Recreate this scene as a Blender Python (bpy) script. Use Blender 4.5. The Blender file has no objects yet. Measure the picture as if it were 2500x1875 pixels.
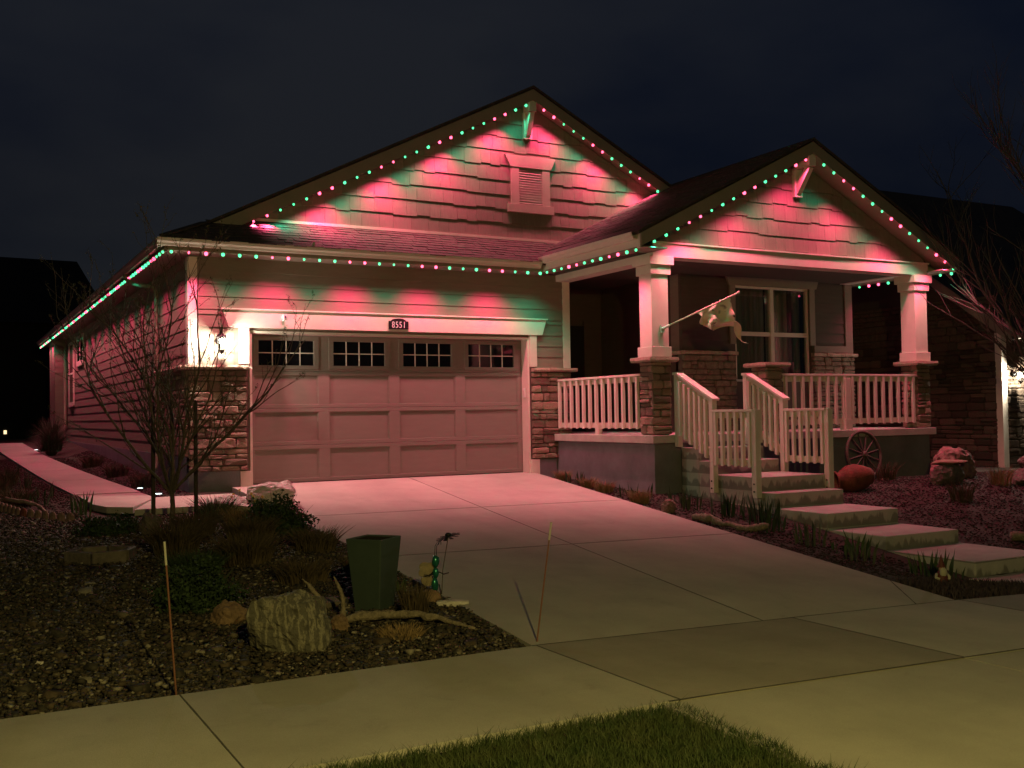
import bpy, bmesh, math, random
import numpy as np
from mathutils import Matrix, Vector, Euler
R = math.radians
sc = bpy.context.scene
col = sc.collection
rnd = random.Random(7)

# ------------------------------------------------------------------ camera
YAW, PIT, ROLL = .49935, .02922, -.01555
CAM = Vector((-4.249, -16.492, 1.060))
fwd = Vector((math.sin(YAW)*math.cos(PIT), math.cos(YAW)*math.cos(PIT), math.sin(PIT)))
rgt = Vector((math.cos(YAW), -math.sin(YAW), 0)); upv = rgt.cross(fwd)
r2 = math.cos(ROLL)*rgt + math.sin(ROLL)*upv; u2 = -math.sin(ROLL)*rgt + math.cos(ROLL)*upv
cd = bpy.data.cameras.new('camera'); cam = bpy.data.objects.new('camera', cd); col.objects.link(cam)
M = Matrix((r2, u2, -fwd)).transposed().to_4x4(); M.translation = CAM
cam.matrix_world = M
cd.sensor_width = 36; cd.lens = 2544/2500*36; cd.clip_end = 2000; cd.clip_start = .1
sc.camera = cam

# ------------------------------------------------------------------ world (night sky with thin cloud lit by the town)
w = bpy.data.worlds.new('World'); sc.world = w; w.use_nodes = True
nt = w.node_tree; N = nt.nodes; L = nt.links; bg = N['Background']
sky = N.new('ShaderNodeTexSky'); sky.sky_type = 'NISHITA'; sky.sun_disc = False
sky.sun_elevation = R(-3.5); sky.sun_rotation = R(200); sky.air_density = 1.0; sky.ozone_density = 2.0
tc = N.new('ShaderNodeTexCoord'); mp = N.new('ShaderNodeMapping'); mp.inputs['Scale'].default_value = (1.2, 1.2, 2.6)
mp.inputs['Location'].default_value = (3.1, .4, 1.7)
no = N.new('ShaderNodeTexNoise'); no.inputs['Scale'].default_value = 1.6; no.inputs['Detail'].default_value = 5
cr = N.new('ShaderNodeValToRGB'); cr.color_ramp.elements[0].position = .36; cr.color_ramp.elements[1].position = .66
cr.color_ramp.elements[0].color = (.0010, .0030, .0085, 1); cr.color_ramp.elements[1].color = (.0105, .0122, .0155, 1)
ml = N.new('ShaderNodeVectorMath'); ml.operation = 'SCALE'; ml.inputs['Scale'].default_value = .10
ad = N.new('ShaderNodeVectorMath'); ad.operation = 'ADD'
L.new(tc.outputs['Generated'], mp.inputs[0]); L.new(mp.outputs[0], no.inputs['Vector']); L.new(no.outputs['Fac'], cr.inputs[0])
L.new(sky.outputs[0], ml.inputs[0]); L.new(ml.outputs[0], ad.inputs[0]); L.new(cr.outputs[0], ad.inputs[1])
L.new(ad.outputs[0], bg.inputs['Color']); bg.inputs['Strength'].default_value = .95

# faint bluish sun lamp added as ambient light; no moon is visible
sd = bpy.data.lights.new('ambient_sun', 'SUN'); sd.energy = .012; sd.angle = R(15); sd.color = (.8, .88, 1)
so = bpy.data.objects.new('ambient_sun', sd); col.objects.link(so); so.rotation_euler = (R(50), 0, R(25))

sc.view_settings.view_transform = 'Standard'; sc.view_settings.look = 'None'
sc.view_settings.exposure = 0; sc.view_settings.gamma = 1
sc.cycles.use_denoising = True
sc.cycles.max_bounces = 5; sc.cycles.diffuse_bounces = 3; sc.cycles.glossy_bounces = 3
sc.cycles.transparent_max_bounces = 8; sc.cycles.sample_clamp_indirect = 1.5
sc.cycles.caustics_reflective = False; sc.cycles.caustics_refractive = False

# light strengths
RED_W, GREEN_W, STREET_W, LANTERN_W = 124.0, 15.5, 920.0, 150.0
RED_C, GREEN_C, STREET_C = (1, .07, .20), (.06, 1, .55), (1, .81, .21)

# ------------------------------------------------------------------ materials
MATS = {}
def mat(name, c, rough=.75, var=.0, scale=6., bump=0., bscale=60., metal=0., rand=0., c2=None, aniso=None, spec=.4, emit=None, estr=0):
    m = bpy.data.materials.new(name); m.use_nodes = True; MATS[name] = m
    nt = m.node_tree; N = nt.nodes; L = nt.links; b = N['Principled BSDF']
    b.inputs['Roughness'].default_value = rough; b.inputs['Metallic'].default_value = metal
    b.inputs['Specular IOR Level'].default_value = spec
    b.inputs['Base Color'].default_value = (*c, 1)
    if emit:
        b.inputs['Emission Color'].default_value = (*emit, 1); b.inputs['Emission Strength'].default_value = estr
    tc = N.new('ShaderNodeTexCoord'); src = tc.outputs['Object']
    if aniso:
        mp = N.new('ShaderNodeMapping'); mp.inputs['Scale'].default_value = aniso; L.new(src, mp.inputs[0]); src = mp.outputs[0]
    out = None
    if var or c2:
        n = N.new('ShaderNodeTexNoise'); n.inputs['Scale'].default_value = scale; n.inputs['Detail'].default_value = 6; n.inputs['Roughness'].default_value = .65
        L.new(src, n.inputs['Vector'])
        r = N.new('ShaderNodeValToRGB'); r.color_ramp.elements[0].position = .32; r.color_ramp.elements[1].position = .68
        lo = tuple(x*(1-var) for x in c); hi = c2 if c2 else tuple(min(1, x*(1+var)) for x in c)
        r.color_ramp.elements[0].color = (*lo, 1); r.color_ramp.elements[1].color = (*hi, 1)
        L.new(n.outputs['Fac'], r.inputs[0]); out = r.outputs[0]
    if rand:
        oi = N.new('ShaderNodeObjectInfo'); mr = N.new('ShaderNodeMapRange')
        mr.inputs['To Min'].default_value = 1-rand; mr.inputs['To Max'].default_value = 1+rand
        L.new(oi.outputs['Random'], mr.inputs['Value'])
        vm = N.new('ShaderNodeVectorMath'); vm.operation = 'SCALE'
        if out: L.new(out, vm.inputs[0])
        else: vm.inputs[0].default_value = c
        L.new(mr.outputs[0], vm.inputs['Scale']); out = vm.outputs[0]
    if out: L.new(out, b.inputs['Base Color'])
    if bump:
        n2 = N.new('ShaderNodeTexNoise'); n2.inputs['Scale'].default_value = bscale; n2.inputs['Detail'].default_value = 5
        L.new(src, n2.inputs['Vector'])
        bp = N.new('ShaderNodeBump'); bp.inputs['Strength'].default_value = bump; bp.inputs['Distance'].default_value = .02
        L.new(n2.outputs['Fac'], bp.inputs['Height']); L.new(bp.outputs[0], b.inputs['Normal'])
    return m

mat('siding', (.225, .180, .142), .7, .08, 3, .25, 40, aniso=(1, 1, 6), rand=.05)
mat('siding_shaded', (.085, .062, .045), .75, .1, 3, .2, 40, aniso=(1, 1, 6))  # siding with the porch shade put into its colour
mat('shake', (.225, .182, .146), .75, .10, 4, .3, 50, aniso=(6, 6, 1), rand=.10)
mat('vent', (.44, .375, .31), .7, .06, 5, .15, 60)
mat('trim', (.70, .63, .55), .55, .05, 5, .15, 60, rand=.03)
mat('fascia', (.26, .215, .165), .6, .06, 4, .1, 50)
mat('soffit', (.25, .21, .165), .7, .05, 4)
mat('gutter', (.66, .60, .50), .4, .04, 4)
mat('door', (.215, .188, .160), .5, .05, 3, .12, 70, aniso=(1, 1, 5))
mat('shingle', (.060, .046, .038), .9, .35, 9, .5, 120)
mat('stone', (.27, .20, .145), .85, .30, 14, .7, 45, rand=.42)
mat('stone_cap', (.40, .31, .24), .8, .2, 18, .6, 50, rand=.12)
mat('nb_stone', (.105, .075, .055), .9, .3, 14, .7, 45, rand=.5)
mat('mortar', (.13, .10, .08), .95, .2, 30, .4, 90)
mat('foundation', (.185, .185, .20), .85, .18, 2.2, .2, 40)
mat('concrete', (.41, .38, .33), .85, .10, 1.1, .22, 130, rand=.07)
mat('concrete_dark', (.30, .268, .22), .85, .12, 1.3, .22, 130)
mat('joint', (.085, .075, .058), .95, .3, 40)
mat('step', (.43, .41, .36), .85, .18, 3.0, .25, 90)
mat('dark_room', (.012, .010, .009), .9)
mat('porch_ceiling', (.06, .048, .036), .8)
mat('glass_dark', (.006, .006, .007), .06, spec=.5)
mat('curtain', (.34, .33, .27), .9, .3, 3, aniso=(9, 9, .2))
mat('black_metal', (.012, .012, .012), .45, metal=.3)
mat('plaque', (.006, .006, .007), .5)
mat('white_paint', (.75, .73, .70), .5)
mat('sign_white', (.72, .72, .72), .6)
mat('purple_glass', (.10, .02, .18), .2)
mat('pole', (.62, .55, .42), .5, .1, 20)
mat('ground', (.034, .025, .018), .95, .45, 3, .6, 40)
mat('asphalt', (.05, .05, .05), .9, .2, 8, .4, 150)
mat('mulch', (.028, .017, .012), .95, .6, 30, rand=.0)
mat('pebble', (.034, .028, .021), .8, .5, 28); mat('pebble_brown', (.060, .042, .028), .8, .4, 30); mat('pebble_tan', (.115, .092, .066), .75, .3, 30); mat('pebble_pale', (.22, .19, .15), .7, .3, 30)
mat('grass_blade', (.024, .050, .012), .7, c2=(.070, .078, .026), scale=5)
mat('bark', (.11, .085, .062), .85, .35, 25, .5, 60)
mat('bark_pale', (.085, .07, .057), .8, .3, 25, .3, 60)
mat('bud', (.085, .075, .035), .8, .3, 40)
mat('wood_stake', (.055, .042, .032), .85, .3, 12, .3, 50)
mat('rock_white', (.46, .41, .37), .8, c2=(.72, .66, .62), scale=14, bump=.9, bscale=18, aniso=(1, 1, 3))
mat('rock_brown', (.20, .125, .075), .85, .3, 9, .6, 22)
mat('rock_grey', (.13, .105, .085), .85, .35, 8, .6, 20)
mat('rock_pink', (.22, .135, .11), .8, .35, 10, .6, 20)
mat('driftwood', (.22, .175, .125), .85, .45, 26, .8, 60)
mat('pot_green', (.046, .066, .056), .55, .12, 4)
mat('terracotta', (.17, .048, .030), .8, .45, 5, .5, 30)
mat('leaf_dark', (.028, .050, .018), .75, .4, 12)
mat('leaf_green', (.050, .085, .028), .65, .35, 10)
mat('leaf_grey', (.070, .080, .048), .7, .35, 10)
mat('dry_grass', (.26, .17, .085), .9, .35, 14)
mat('dry_brown', (.085, .060, .034), .9, .45, 12)
mat('sedum', (.045, .030, .040), .8, .4, 20)
mat('yellow', (.75, .55, .10), .6)
mat('teal', (.02, .16, .12), .25, .3, 20, metal=.5)
mat('wing', (.28, .22, .14), .5, .3, 12)
mat('fiberglass', (.20, .085, .055), .4)
mat('reflector', (.50, .47, .40), .3)
mat('wheel_wood', (.10, .080, .062), .85, .3, 14, .3, 50)
mat('gnome_red', (.10, .02, .015), .6); mat('gnome_white', (.42, .38, .30), .7); mat('gnome_skin', (.42, .24, .16), .6)
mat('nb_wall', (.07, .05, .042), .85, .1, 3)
mat('nb_dark', (.012, .011, .010), .9)
mat('solar', (.5, .55, .55), .3, emit=(.75, 1, 1), estr=3)
mat('lamp_bulb', (1, 1, 1), .3, emit=(1, .90, .70), estr=60)
mat('far_window', (.1, .1, .1), .5, emit=(1, .75, .4), estr=1.6)
mat('red_led', (1, .4, .5), .3, emit=(1, .09, .19), estr=4.6)
mat('green_led', (.4, 1, .7), .3, emit=(.08, 1, .40), estr=1.9)
for k in ('red_led', 'green_led', 'lamp_bulb', 'far_window', 'solar'):
    MATS[k].cycles.emission_sampling = 'NONE'

def zebra():
    m = mat('rock_zebra', (.14, .125, .10), .8, .3, 8, .9, 34)
    nt = m.node_tree; N = nt.nodes; L = nt.links; b = N['Principled BSDF']
    wv = N.new('ShaderNodeTexWave'); wv.inputs['Scale'].default_value = 1.7; wv.inputs['Distortion'].default_value = 14; wv.inputs['Detail'].default_value = 8; wv.inputs['Detail Scale'].default_value = 2.6; wv.inputs['Detail Roughness'].default_value = .7
    tc = N.new('ShaderNodeTexCoord'); mp = N.new('ShaderNodeMapping'); mp.inputs['Scale'].default_value = (2.4, 2.4, .55); L.new(tc.outputs['Object'], mp.inputs[0]); L.new(mp.outputs[0], wv.inputs['Vector'])
    r = N.new('ShaderNodeValToRGB'); r.color_ramp.elements[0].color = (.095, .086, .066, 1); r.color_ramp.elements[1].color = (.235, .21, .155, 1)
    r.color_ramp.elements[0].position = .45; r.color_ramp.elements[1].position = 1.0
    L.new(wv.outputs['Fac'], r.inputs[0]); L.new(r.outputs[0], b.inputs['Base Color'])
zebra()
def weather(name, tyre=False):
    m = MATS[name]; nt = m.node_tree; N = nt.nodes; L = nt.links; b = N['Principled BSDF']; old = b.inputs['Base Color'].links[0].from_socket
    tc = N.new('ShaderNodeTexCoord')
    def fac(scale, lo, hi, a, z, det=6, sc3=None, dist=0):
        n = N.new('ShaderNodeTexNoise'); n.inputs['Scale'].default_value = scale; n.inputs['Detail'].default_value = det; n.inputs['Roughness'].default_value = .7; n.inputs['Distortion'].default_value = dist
        src = tc.outputs['Object']
        if sc3: mp = N.new('ShaderNodeMapping'); mp.inputs['Scale'].default_value = sc3; L.new(src, mp.inputs[0]); src = mp.outputs[0]
        L.new(src, n.inputs['Vector']); r = N.new('ShaderNodeMapRange'); r.inputs['From Min'].default_value = lo; r.inputs['From Max'].default_value = hi; r.inputs['To Min'].default_value = a; r.inputs['To Max'].default_value = z
        L.new(n.outputs['Fac'], r.inputs['Value']); return r.outputs[0]
    fs = [fac(.45, .36, .64, .90, 1.05), fac(170, .3, .75, .84, 1.10, 3), fac(2.2, .28, .40, .86, 1.0, 7, None, .6), fac(.9, .4, .7, 1.03, .91, 4, (1, .10, 1)), fac(26, .26, .34, .84, 1, 4)]
    cur = old
    for f in fs:
        v = N.new('ShaderNodeVectorMath'); v.operation = 'SCALE'; L.new(cur, v.inputs[0]); L.new(f, v.inputs['Scale']); cur = v.outputs[0]
    L.new(cur, b.inputs['Base Color'])
for k in ('concrete', 'concrete_dark'): weather(k)
def glass():
    m = bpy.data.materials.new('window_glass'); m.use_nodes = True; MATS['window_glass'] = m
    nt = m.node_tree; N = nt.nodes; L = nt.links
    for n in list(N): N.remove(n)
    o = N.new('ShaderNodeOutputMaterial'); t = N.new('ShaderNodeBsdfTransparent'); g = N.new('ShaderNodeBsdfGlossy'); g.inputs['Roughness'].default_value = .02
    t.inputs[0].default_value = (.75, .78, .76, 1)
    mx = N.new('ShaderNodeMixShader'); mx.inputs[0].default_value = .10
    L.new(t.outputs[0], mx.inputs[1]); L.new(g.outputs[0], mx.inputs[2]); L.new(mx.outputs[0], o.inputs[0])
glass()
def flagmat():
    m = mat('flag_cloth', (.55, .48, .34), .85)
    nt = m.node_tree; N = nt.nodes; L = nt.links; b = N['Principled BSDF']
    tc = N.new('ShaderNodeTexCoord'); n = N.new('ShaderNodeTexNoise'); n.inputs['Scale'].default_value = 6; n.inputs['Detail'].default_value = 2
    L.new(tc.outputs['Object'], n.inputs['Vector'])
    r = N.new('ShaderNodeValToRGB'); e = r.color_ramp.elements
    e[0].position = .30; e[0].color = (.06, .05, .05, 1); e[1].position = .66; e[1].color = (.78, .66, .40, 1)
    x = e.new(.40); x.color = (.80, .72, .56, 1); x = e.new(.52); x.color = (.80, .66, .56, 1)
    L.new(n.outputs['Fac'], r.inputs[0]); L.new(r.outputs[0], b.inputs['Base Color'])
flagmat()

# ------------------------------------------------------------------ mesh helpers
class MB:
    def __init__(s): s.v = []; s.f = []
    def add(s, vs, fs):
        o = len(s.v); s.v += [tuple(p) for p in vs]; s.f += [tuple(i+o for i in f) for f in fs]
    def box(s, x0, x1, y0, y1, z0, z1):
        s.add([(x0, y0, z0), (x1, y0, z0), (x1, y1, z0), (x0, y1, z0), (x0, y0, z1), (x1, y0, z1), (x1, y1, z1), (x0, y1, z1)],
              [(0, 3, 2, 1), (4, 5, 6, 7), (0, 1, 5, 4), (1, 2, 6, 5), (2, 3, 7, 6), (3, 0, 4, 7)]); return s
    def hexa(s, b, t):           # bottom quad, top quad (same winding)
        s.add(list(b)+list(t), [(0, 3, 2, 1), (4, 5, 6, 7), (0, 1, 5, 4), (1, 2, 6, 5), (2, 3, 7, 6), (3, 0, 4, 7)]); return s
    def prism(s, poly, off):     # polygon (3d pts) extruded by vector
        n = len(poly); a = [Vector(p) for p in poly]; b = [p+Vector(off) for p in a]
        s.add(a+b, [tuple(range(n-1, -1, -1)), tuple(range(n, 2*n))]+[(i, (i+1) % n, (i+1) % n+n, i+n) for i in range(n)]); return s
    def bar(s, a, b, w, h, up=(0, 0, 1)):   # rectangular bar between two points
        a = Vector(a); b = Vector(b); d = (b-a).normalized(); sx = d.cross(Vector(up)).normalized()*w/2; sz = sx.cross(d).normalized()*h/2
        s.hexa([a-sx-sz, a+sx-sz, b+sx-sz, b-sx-sz], [a-sx+sz, a+sx+sz, b+sx+sz, b-sx+sz]); return s
    def tube(s, pts, rad, n=8, cap=True):
        pts = [Vector(p) for p in pts]; o = len(s.v); m = len(pts); px = None
        for i, p in enumerate(pts):
            d = (pts[min(i+1, m-1)]-pts[max(i-1, 0)])
            d = d.normalized() if d.length > 1e-9 else Vector((0, 0, 1))
            if px is None:
                px = d.cross(Vector((.31, .77, .55))).normalized()
            px = (px-d*px.dot(d)).normalized(); py = d.cross(px); r = rad[i] if hasattr(rad, '__len__') else rad
            for k in range(n):
                a = 2*math.pi*k/n; s.v.append(tuple(p+px*math.cos(a)*r+py*math.sin(a)*r))
        for i in range(m-1):
            for k in range(n):
                s.f.append((o+i*n+k, o+i*n+(k+1) % n, o+(i+1)*n+(k+1) % n, o+(i+1)*n+k))
        if cap:
            s.f.append(tuple(o+k for k in range(n-1, -1, -1))); s.f.append(tuple(o+(m-1)*n+k for k in range(n)))
        return s
    def lathe(s, prof, c=(0, 0, 0), n=16, mtx=None):
        o = len(s.v)
        for r, z in prof:
            for k in range(n):
                a = 2*math.pi*k/n; p = Vector((r*math.cos(a), r*math.sin(a), z))
                if mtx: p = mtx @ p
                s.v.append((p.x+c[0], p.y+c[1], p.z+c[2]))
        for i in range(len(prof)-1):
            for k in range(n):
                s.f.append((o+i*n+k, o+i*n+(k+1) % n, o+(i+1)*n+(k+1) % n, o+(i+1)*n+k))
        return s
    def blob(s, c, rx, ry, rz, seed=0, sub=2, rough=.18, flat=0., freq=1.7):
        from mathutils import noise
        bm = bmesh.new(); bmesh.ops.create_icosphere(bm, subdivisions=sub, radius=1)
        o = len(s.v)
        for v in bm.verts:
            p = v.co.copy(); q = p*freq+Vector((seed*3.1, seed*1.7, seed*.9))
            k = 1+rough*2*(noise.noise(q))+rough*.8*noise.noise(q*2.7)+rough*.4*noise.noise(q*6)
            p *= k
            if flat: p = Vector((max(-flat, min(flat, p.x)), max(-flat, min(flat, p.y)), max(-flat, min(flat, p.z))))
            s.v.append((c[0]+p.x*rx, c[1]+p.y*ry, c[2]+p.z*rz))
        s.f += [tuple(v.index+o for v in f.verts) for f in bm.faces]; bm.free(); return s
    def mesh(s, name, m, smooth=False):
        me = bpy.data.meshes.new(name); me.from_pydata(s.v, [], s.f); me.materials.append(MATS[m] if isinstance(m, str) else m)
        if smooth: me.polygons.foreach_set('use_smooth', [True]*len(me.polygons))
        me.update(); return me
    def build(s, name, m, parent=None, smooth=False, **kw):
        o = bpy.data.objects.new(name, s.mesh(name, m, smooth)); col.objects.link(o)
        if parent: o.parent = parent
        for k, v in kw.items(): o[k] = v
        return o
def npmesh(name, V, F, m, parent=None, smooth=False, **kw):       # V (n,3), F (k,3|4) numpy
    me = bpy.data.meshes.new(name); nv, nf, k = len(V), len(F), F.shape[1]
    me.vertices.add(nv); me.vertices.foreach_set('co', V.astype(np.float32).ravel())
    me.loops.add(nf*k); me.loops.foreach_set('vertex_index', F.astype(np.int32).ravel())
    me.polygons.add(nf); me.polygons.foreach_set('loop_start', np.arange(0, nf*k, k, dtype=np.int32))
    me.materials.append(MATS[m]); me.update(calc_edges=True)
    if smooth: me.polygons.foreach_set('use_smooth', np.ones(nf, bool))
    o = bpy.data.objects.new(name, me); col.objects.link(o)
    if parent: o.parent = parent
    for a, b in kw.items(): o[a] = b
    return o
def tag(o, label=None, category=None, group=None, kind=None):
    for k, v in (('label', label), ('category', category), ('group', group), ('kind', kind)):
        if v: o[k] = v
    return o
def thing(name, label, cat, loc=(0, 0, 0), rz=0, group=None):
    o = bpy.data.objects.new(name, None); col.objects.link(o); o.location = loc; o.rotation_euler = (0, 0, rz); o.empty_display_size = .1
    return tag(o, label, cat, group)
def structure(name, parent=None):
    o = bpy.data.objects.new(name, None); col.objects.link(o); o['kind'] = 'structure'; return o
def inst(name, me, mtx, parent):
    o = bpy.data.objects.new(name, me); col.objects.link(o); o.parent = parent; o.matrix_local = mtx; return o
def box(name, m, parent, *a, bevel=0, **kw):
    o = MB().box(*a).build(name, m, parent, **kw)
    if bevel:
        b = o.modifiers.new('b', 'BEVEL'); b.width = bevel; b.segments = 2
    return o
def bevel(o, wd=.006, seg=2):
    b = o.modifiers.new('b', 'BEVEL'); b.width = wd; b.segments = seg; return o
def smoothstep(a, b, x):
    t = max(0, min(1, (x-a)/(b-a))); return t*t*(3-2*t)
def interp(x, xs, ys): return float(np.interp(x, xs, ys))

# ------------------------------------------------------------------ terrain
SWB, SWF = -9.95, -11.62       # sidewalk back and street-side edges
def zs(x): return interp(x, [-.5, 4, 14, 40], [-.60, -.717, -1.10, -1.6])
def dz(x, y): return zs(x)*min(1, max(0, -y/9.95))
def gz(x, y):
    if y < SWB:
        if y > -14.2: return zs(x)-.05
        return zs(x)-.30
    if y >= 0:
        near = min(.62, -.07+.030*y); t = smoothstep(-1.6, -1.0, x); lf = near*t+min(.5, -.095+.0195*y)*(1-t)
    else: lf = -.095+.025*smoothstep(-1.6, -1, x)+(zs(x)+.04)*(-y/9.95)
    rt = interp(y, [SWB, -8.5, -7.3, -6.3, -5, -3.2, 0, 8], [zs(x)-.05, -.90, -.74, -.56, -.39, -.24, -.10, .1])
    t = smoothstep(4.4, 6.0, x)
    z = lf*(1-t)+rt*t
    z += .11*math.exp(-((x+1.25)/.75)**2-((y+5.2)/1.6)**2)
    if x > 8: z += .16*smoothstep(8, 11, x)*smoothstep(-8.8, -6.5, y)*smoothstep(-2.5, -4.5, y)
    return z
def pathz(y): return -.085+.0205*(y+1)
gx = np.unique(np.concatenate([np.arange(-60, -7, 4.), np.arange(-7, 20, .3), np.arange(20, 90, 5.)]))
gy = np.unique(np.concatenate([np.arange(-60, -15, 5.), [-14.21, -14.19, -15], np.arange(-14.1, 6, .3), np.arange(6, 26, 1.), np.arange(26, 140, 8.)]))
V = np.array([(x, y, gz(x, y)+.012*math.sin(x*5.1+y*2.3)*(1 if -9.8 < y < 6 else 0)) for y in gy for x in gx])
nx = len(gx); F = np.array([(j*nx+i, j*nx+i+1, (j+1)*nx+i+1, (j+1)*nx+i) for j in range(len(gy)-1) for i in range(nx-1)])
npmesh('ground', V, F, 'ground', smooth=True, kind='structure')

def slab(parent, quad, zf, m='concrete', th=.10, name='slab', gap=.008, nu=4, nv=6):
    a, b, c, d = [Vector((p[0], p[1], 0)) for p in quad]     # CCW
    cen = (a+b+c+d)/4
    sh = [p+(cen-p).normalized()*gap*1.4 for p in (a, b, c, d)]; a, b, c, d = sh
    mb = MB(); P = []
    for j in range(nv+1):
        for i in range(nu+1):
            u, v = i/nu, j/nv; p = (a*(1-u)+b*u)*(1-v)+(d*(1-u)+c*u)*v; P.append((p.x, p.y, zf(p.x, p.y)))
    mb.v = list(P); k = nu+1
    mb.f = [(j*k+i, j*k+i+1, (j+1)*k+i+1, (j+1)*k+i) for j in range(nv) for i in range(nu)]
    rim = [i for i in range(k)]+[j*k+nu for j in range(1, nv+1)]+[nv*k+i for i in range(nu-1, -1, -1)]+[j*k for j in range(nv-1, 0, -1)]
    o = len(mb.v); mb.v += [(P[i][0], P[i][1], P[i][2]-th) for i in rim]
    n = len(rim); mb.f += [(rim[(q+1) % n], rim[q], o+q, o+(q+1) % n) for q in range(n)]
    ob = mb.build(name, m, parent)
    return ob
def joint(parent, pts, zf, wd=.014):
    mb = MB(); n = 14
    for k in range(len(pts)-1):
        a, b = Vector(pts[k]), Vector(pts[k+1]); d = (b-a).normalized(); e = Vector((-d.y, d.x))*wd/2; o = len(mb.v)
        for i in range(n+1):
            p = a.lerp(b, i/n); ww = e*(.75+.5*random.Random(i*7+k).random())
            for q in (p-ww, p+ww): mb.v.append((q.x, q.y, zf(q.x, q.y)+.0022))
        mb.f += [(o+2*i, o+2*i+2, o+2*i+3, o+2*i+1) for i in range(n)]
    return mb.build('joint_filler', 'joint', parent)

# driveway
drv = structure('driveway')
def DL(y): return interp(-y, [0, 8.2, 9.95], [-.30, -.40, -.55])
def DC(y): return 2.75+(1.62-2.75)*(-y/9.95)
def DR(y): return interp(-y, [0, 9.95], [5.22, 3.95])
ys = [.18, -3.42, -6.35, SWB]
for k in range(3):
    y0, y1 = ys[k+1], ys[k]
    for (A, B, n) in ((DL, DC, 0), (DC, DR, 1)):
        m = 'concrete'
        slab(drv, [(A(y0), y0), (B(y0), y0), (B(y1), y1), (A(y1), y1)], lambda x, y: dz(x, y)+.001, m)
dzz = lambda x, y: dz(x, y)+.001
for y in ys[1:3]: joint(drv, [(DL(y), y), (DC(y), y), (DR(y), y)], dzz, .010)
joint(drv, [(DC(y), y) for y in ys], dzz, .010)
joint(drv, [(DL(SWB), SWB), (1.6, SWB), (DR(SWB), SWB)], dzz, .016)
joint(drv, [(3.42, SWB), (DR(-9.1)-.01, -9.1)], dzz, .012)
# sidewalk
sw = structure('sidewalk')
xs = [-13.6, -10.1, -6.55, -3.0, -.52, 1.93, 3.98, 5.6, 7.3, 9.2, 11.2, 13.2, 15.2]
for k in range(len(xs)-1):
    m = 'concrete_dark' if k in (4, 6) else 'concrete'
    slab(sw, [(xs[k], SWF), (xs[k+1], SWF), (xs[k+1], SWB), (xs[k], SWB)], lambda x, y: zs(x)+.002, m, gap=.004)
for x in xs[1:-1]: joint(sw, [(x, SWF), (x, SWB)], lambda x, y: zs(x)+.002, .010)
joint(sw, [(-.6, SWF), (4.3, SWF)], lambda x, y: zs(x)+.002, .014)
# drive apron between sidewalk and street
ap = structure('driveway_apron')
def apz(x, y): return zs(x)-.004-.028*max(0, SWF-y)
slab(ap, [(-.66, -14.2), (2.2, -14.2), (1.93, SWF), (-.66, SWF)], apz, nu=6, nv=6)
slab(ap, [(2.2, -14.2), (5.4, -14.2), (4.3, SWF), (1.93, SWF)], apz, nu=6, nv=6)
MB().box(-60, 60, -22.5, -14.35, -2.2, -.95).build('road', 'asphalt', kind='structure')
MB().box(-60, -.02, -14.35, -14.2, -1.6, -.66).build('kerb', 'concrete', kind='structure')
# side path along the house
pth = structure('garden_path')
PR = lambda y: interp(y, [-.4, 5, 12, 21], [-1.5, -1.78, -1.98, -1.98]); PL = lambda y: interp(y, [-1.2, 4, 15, 21], [-2.45, -2.67, -2.9, -2.9])
slab(pth, [(-2.05, -2.0), (-.42, -2.15), (-.42, -.55), (-1.50, -.42)], lambda x, y: pathz(y)+.012*(x+1), th=.08)
MBp = MB(); MBp.prism([(-2.06, -1.99, -.17), (-1.51, -.41, -.17), (-1.56, .6, -.15), (-2.47, .6, -.15), (-2.47, -1.25, -.16), (-2.35, -1.7, -.17)], (0, 0, .085))
MBp.build('slab', 'concrete', pth)
for y0, y1 in ((.6, 3.6), (3.6, 6.6), (6.6, 9.6), (9.6, 12.6), (12.6, 15.6), (15.6, 18.6), (18.6, 21.5)):
    slab(pth, [(PL(y0), y0), (PR(y0), y0), (PR(y1), y1), (PL(y1), y1)], lambda x, y: pathz(y), th=.08)

# ------------------------------------------------------------------ house
WX0, WX1 = -.92, 5.95          # garage front wall
house = thing('house', 'single-storey taupe gabled house with garage, porch and lit eaves, number 8551', 'house')
H = house
EZ = 3.77                       # eave top
RX, RZ = 5.465, 7.21            # main ridge
PX, PZ = 8.84, 5.71             # porch ridge
RY = .30                        # main rake plane
GY = .60                        # gable wall plane
PY = -3.0; PRY = -3.42          # porch front wall, porch rake plane

# walls (backing)
mb = MB()
mb.box(WX0, -.0, .0, .25, -.3, 3.62); mb.box(5.10, WX1, .0, .25, -.3, 3.62); mb.box(.0, 5.10, .0, .25, 2.46, 3.62)
mb.build('wall', 'siding', H)
box('wall', 'siding', H, WX0, WX0+.2, .25, 20.5, -.3, 3.62)
box('wall', 'siding', H, -1.22, WX0, 18.7, 20.5, -.3, 3.6)
box('wall', 'siding_shaded', H, WX1-.2, WX1, .25, 1.6, -.3, 3.62)          # entry recess
box('wall', 'siding_shaded', H, WX1-.2, 7.95, 1.6, 1.8, -.3, 3.62)
box('wall', 'siding_shaded', H, 7.75, 7.95, -1.05, 1.6, -.3, 3.75)
box('wall', 'siding', H, 11.87, 12.07, -.9, 20.5, -.3, 3.62)
box('wall', 'siding', H, -.92, 12.07, 20.3, 20.5, -.3, 3.62)
MB().prism([(-.2, GY+.02, 4.2), (RX, GY+.02, RZ-.12), (11.2, GY+.02, 4.2)], (0, .15, 0)).build('gable_wall', 'siding', H)
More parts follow.
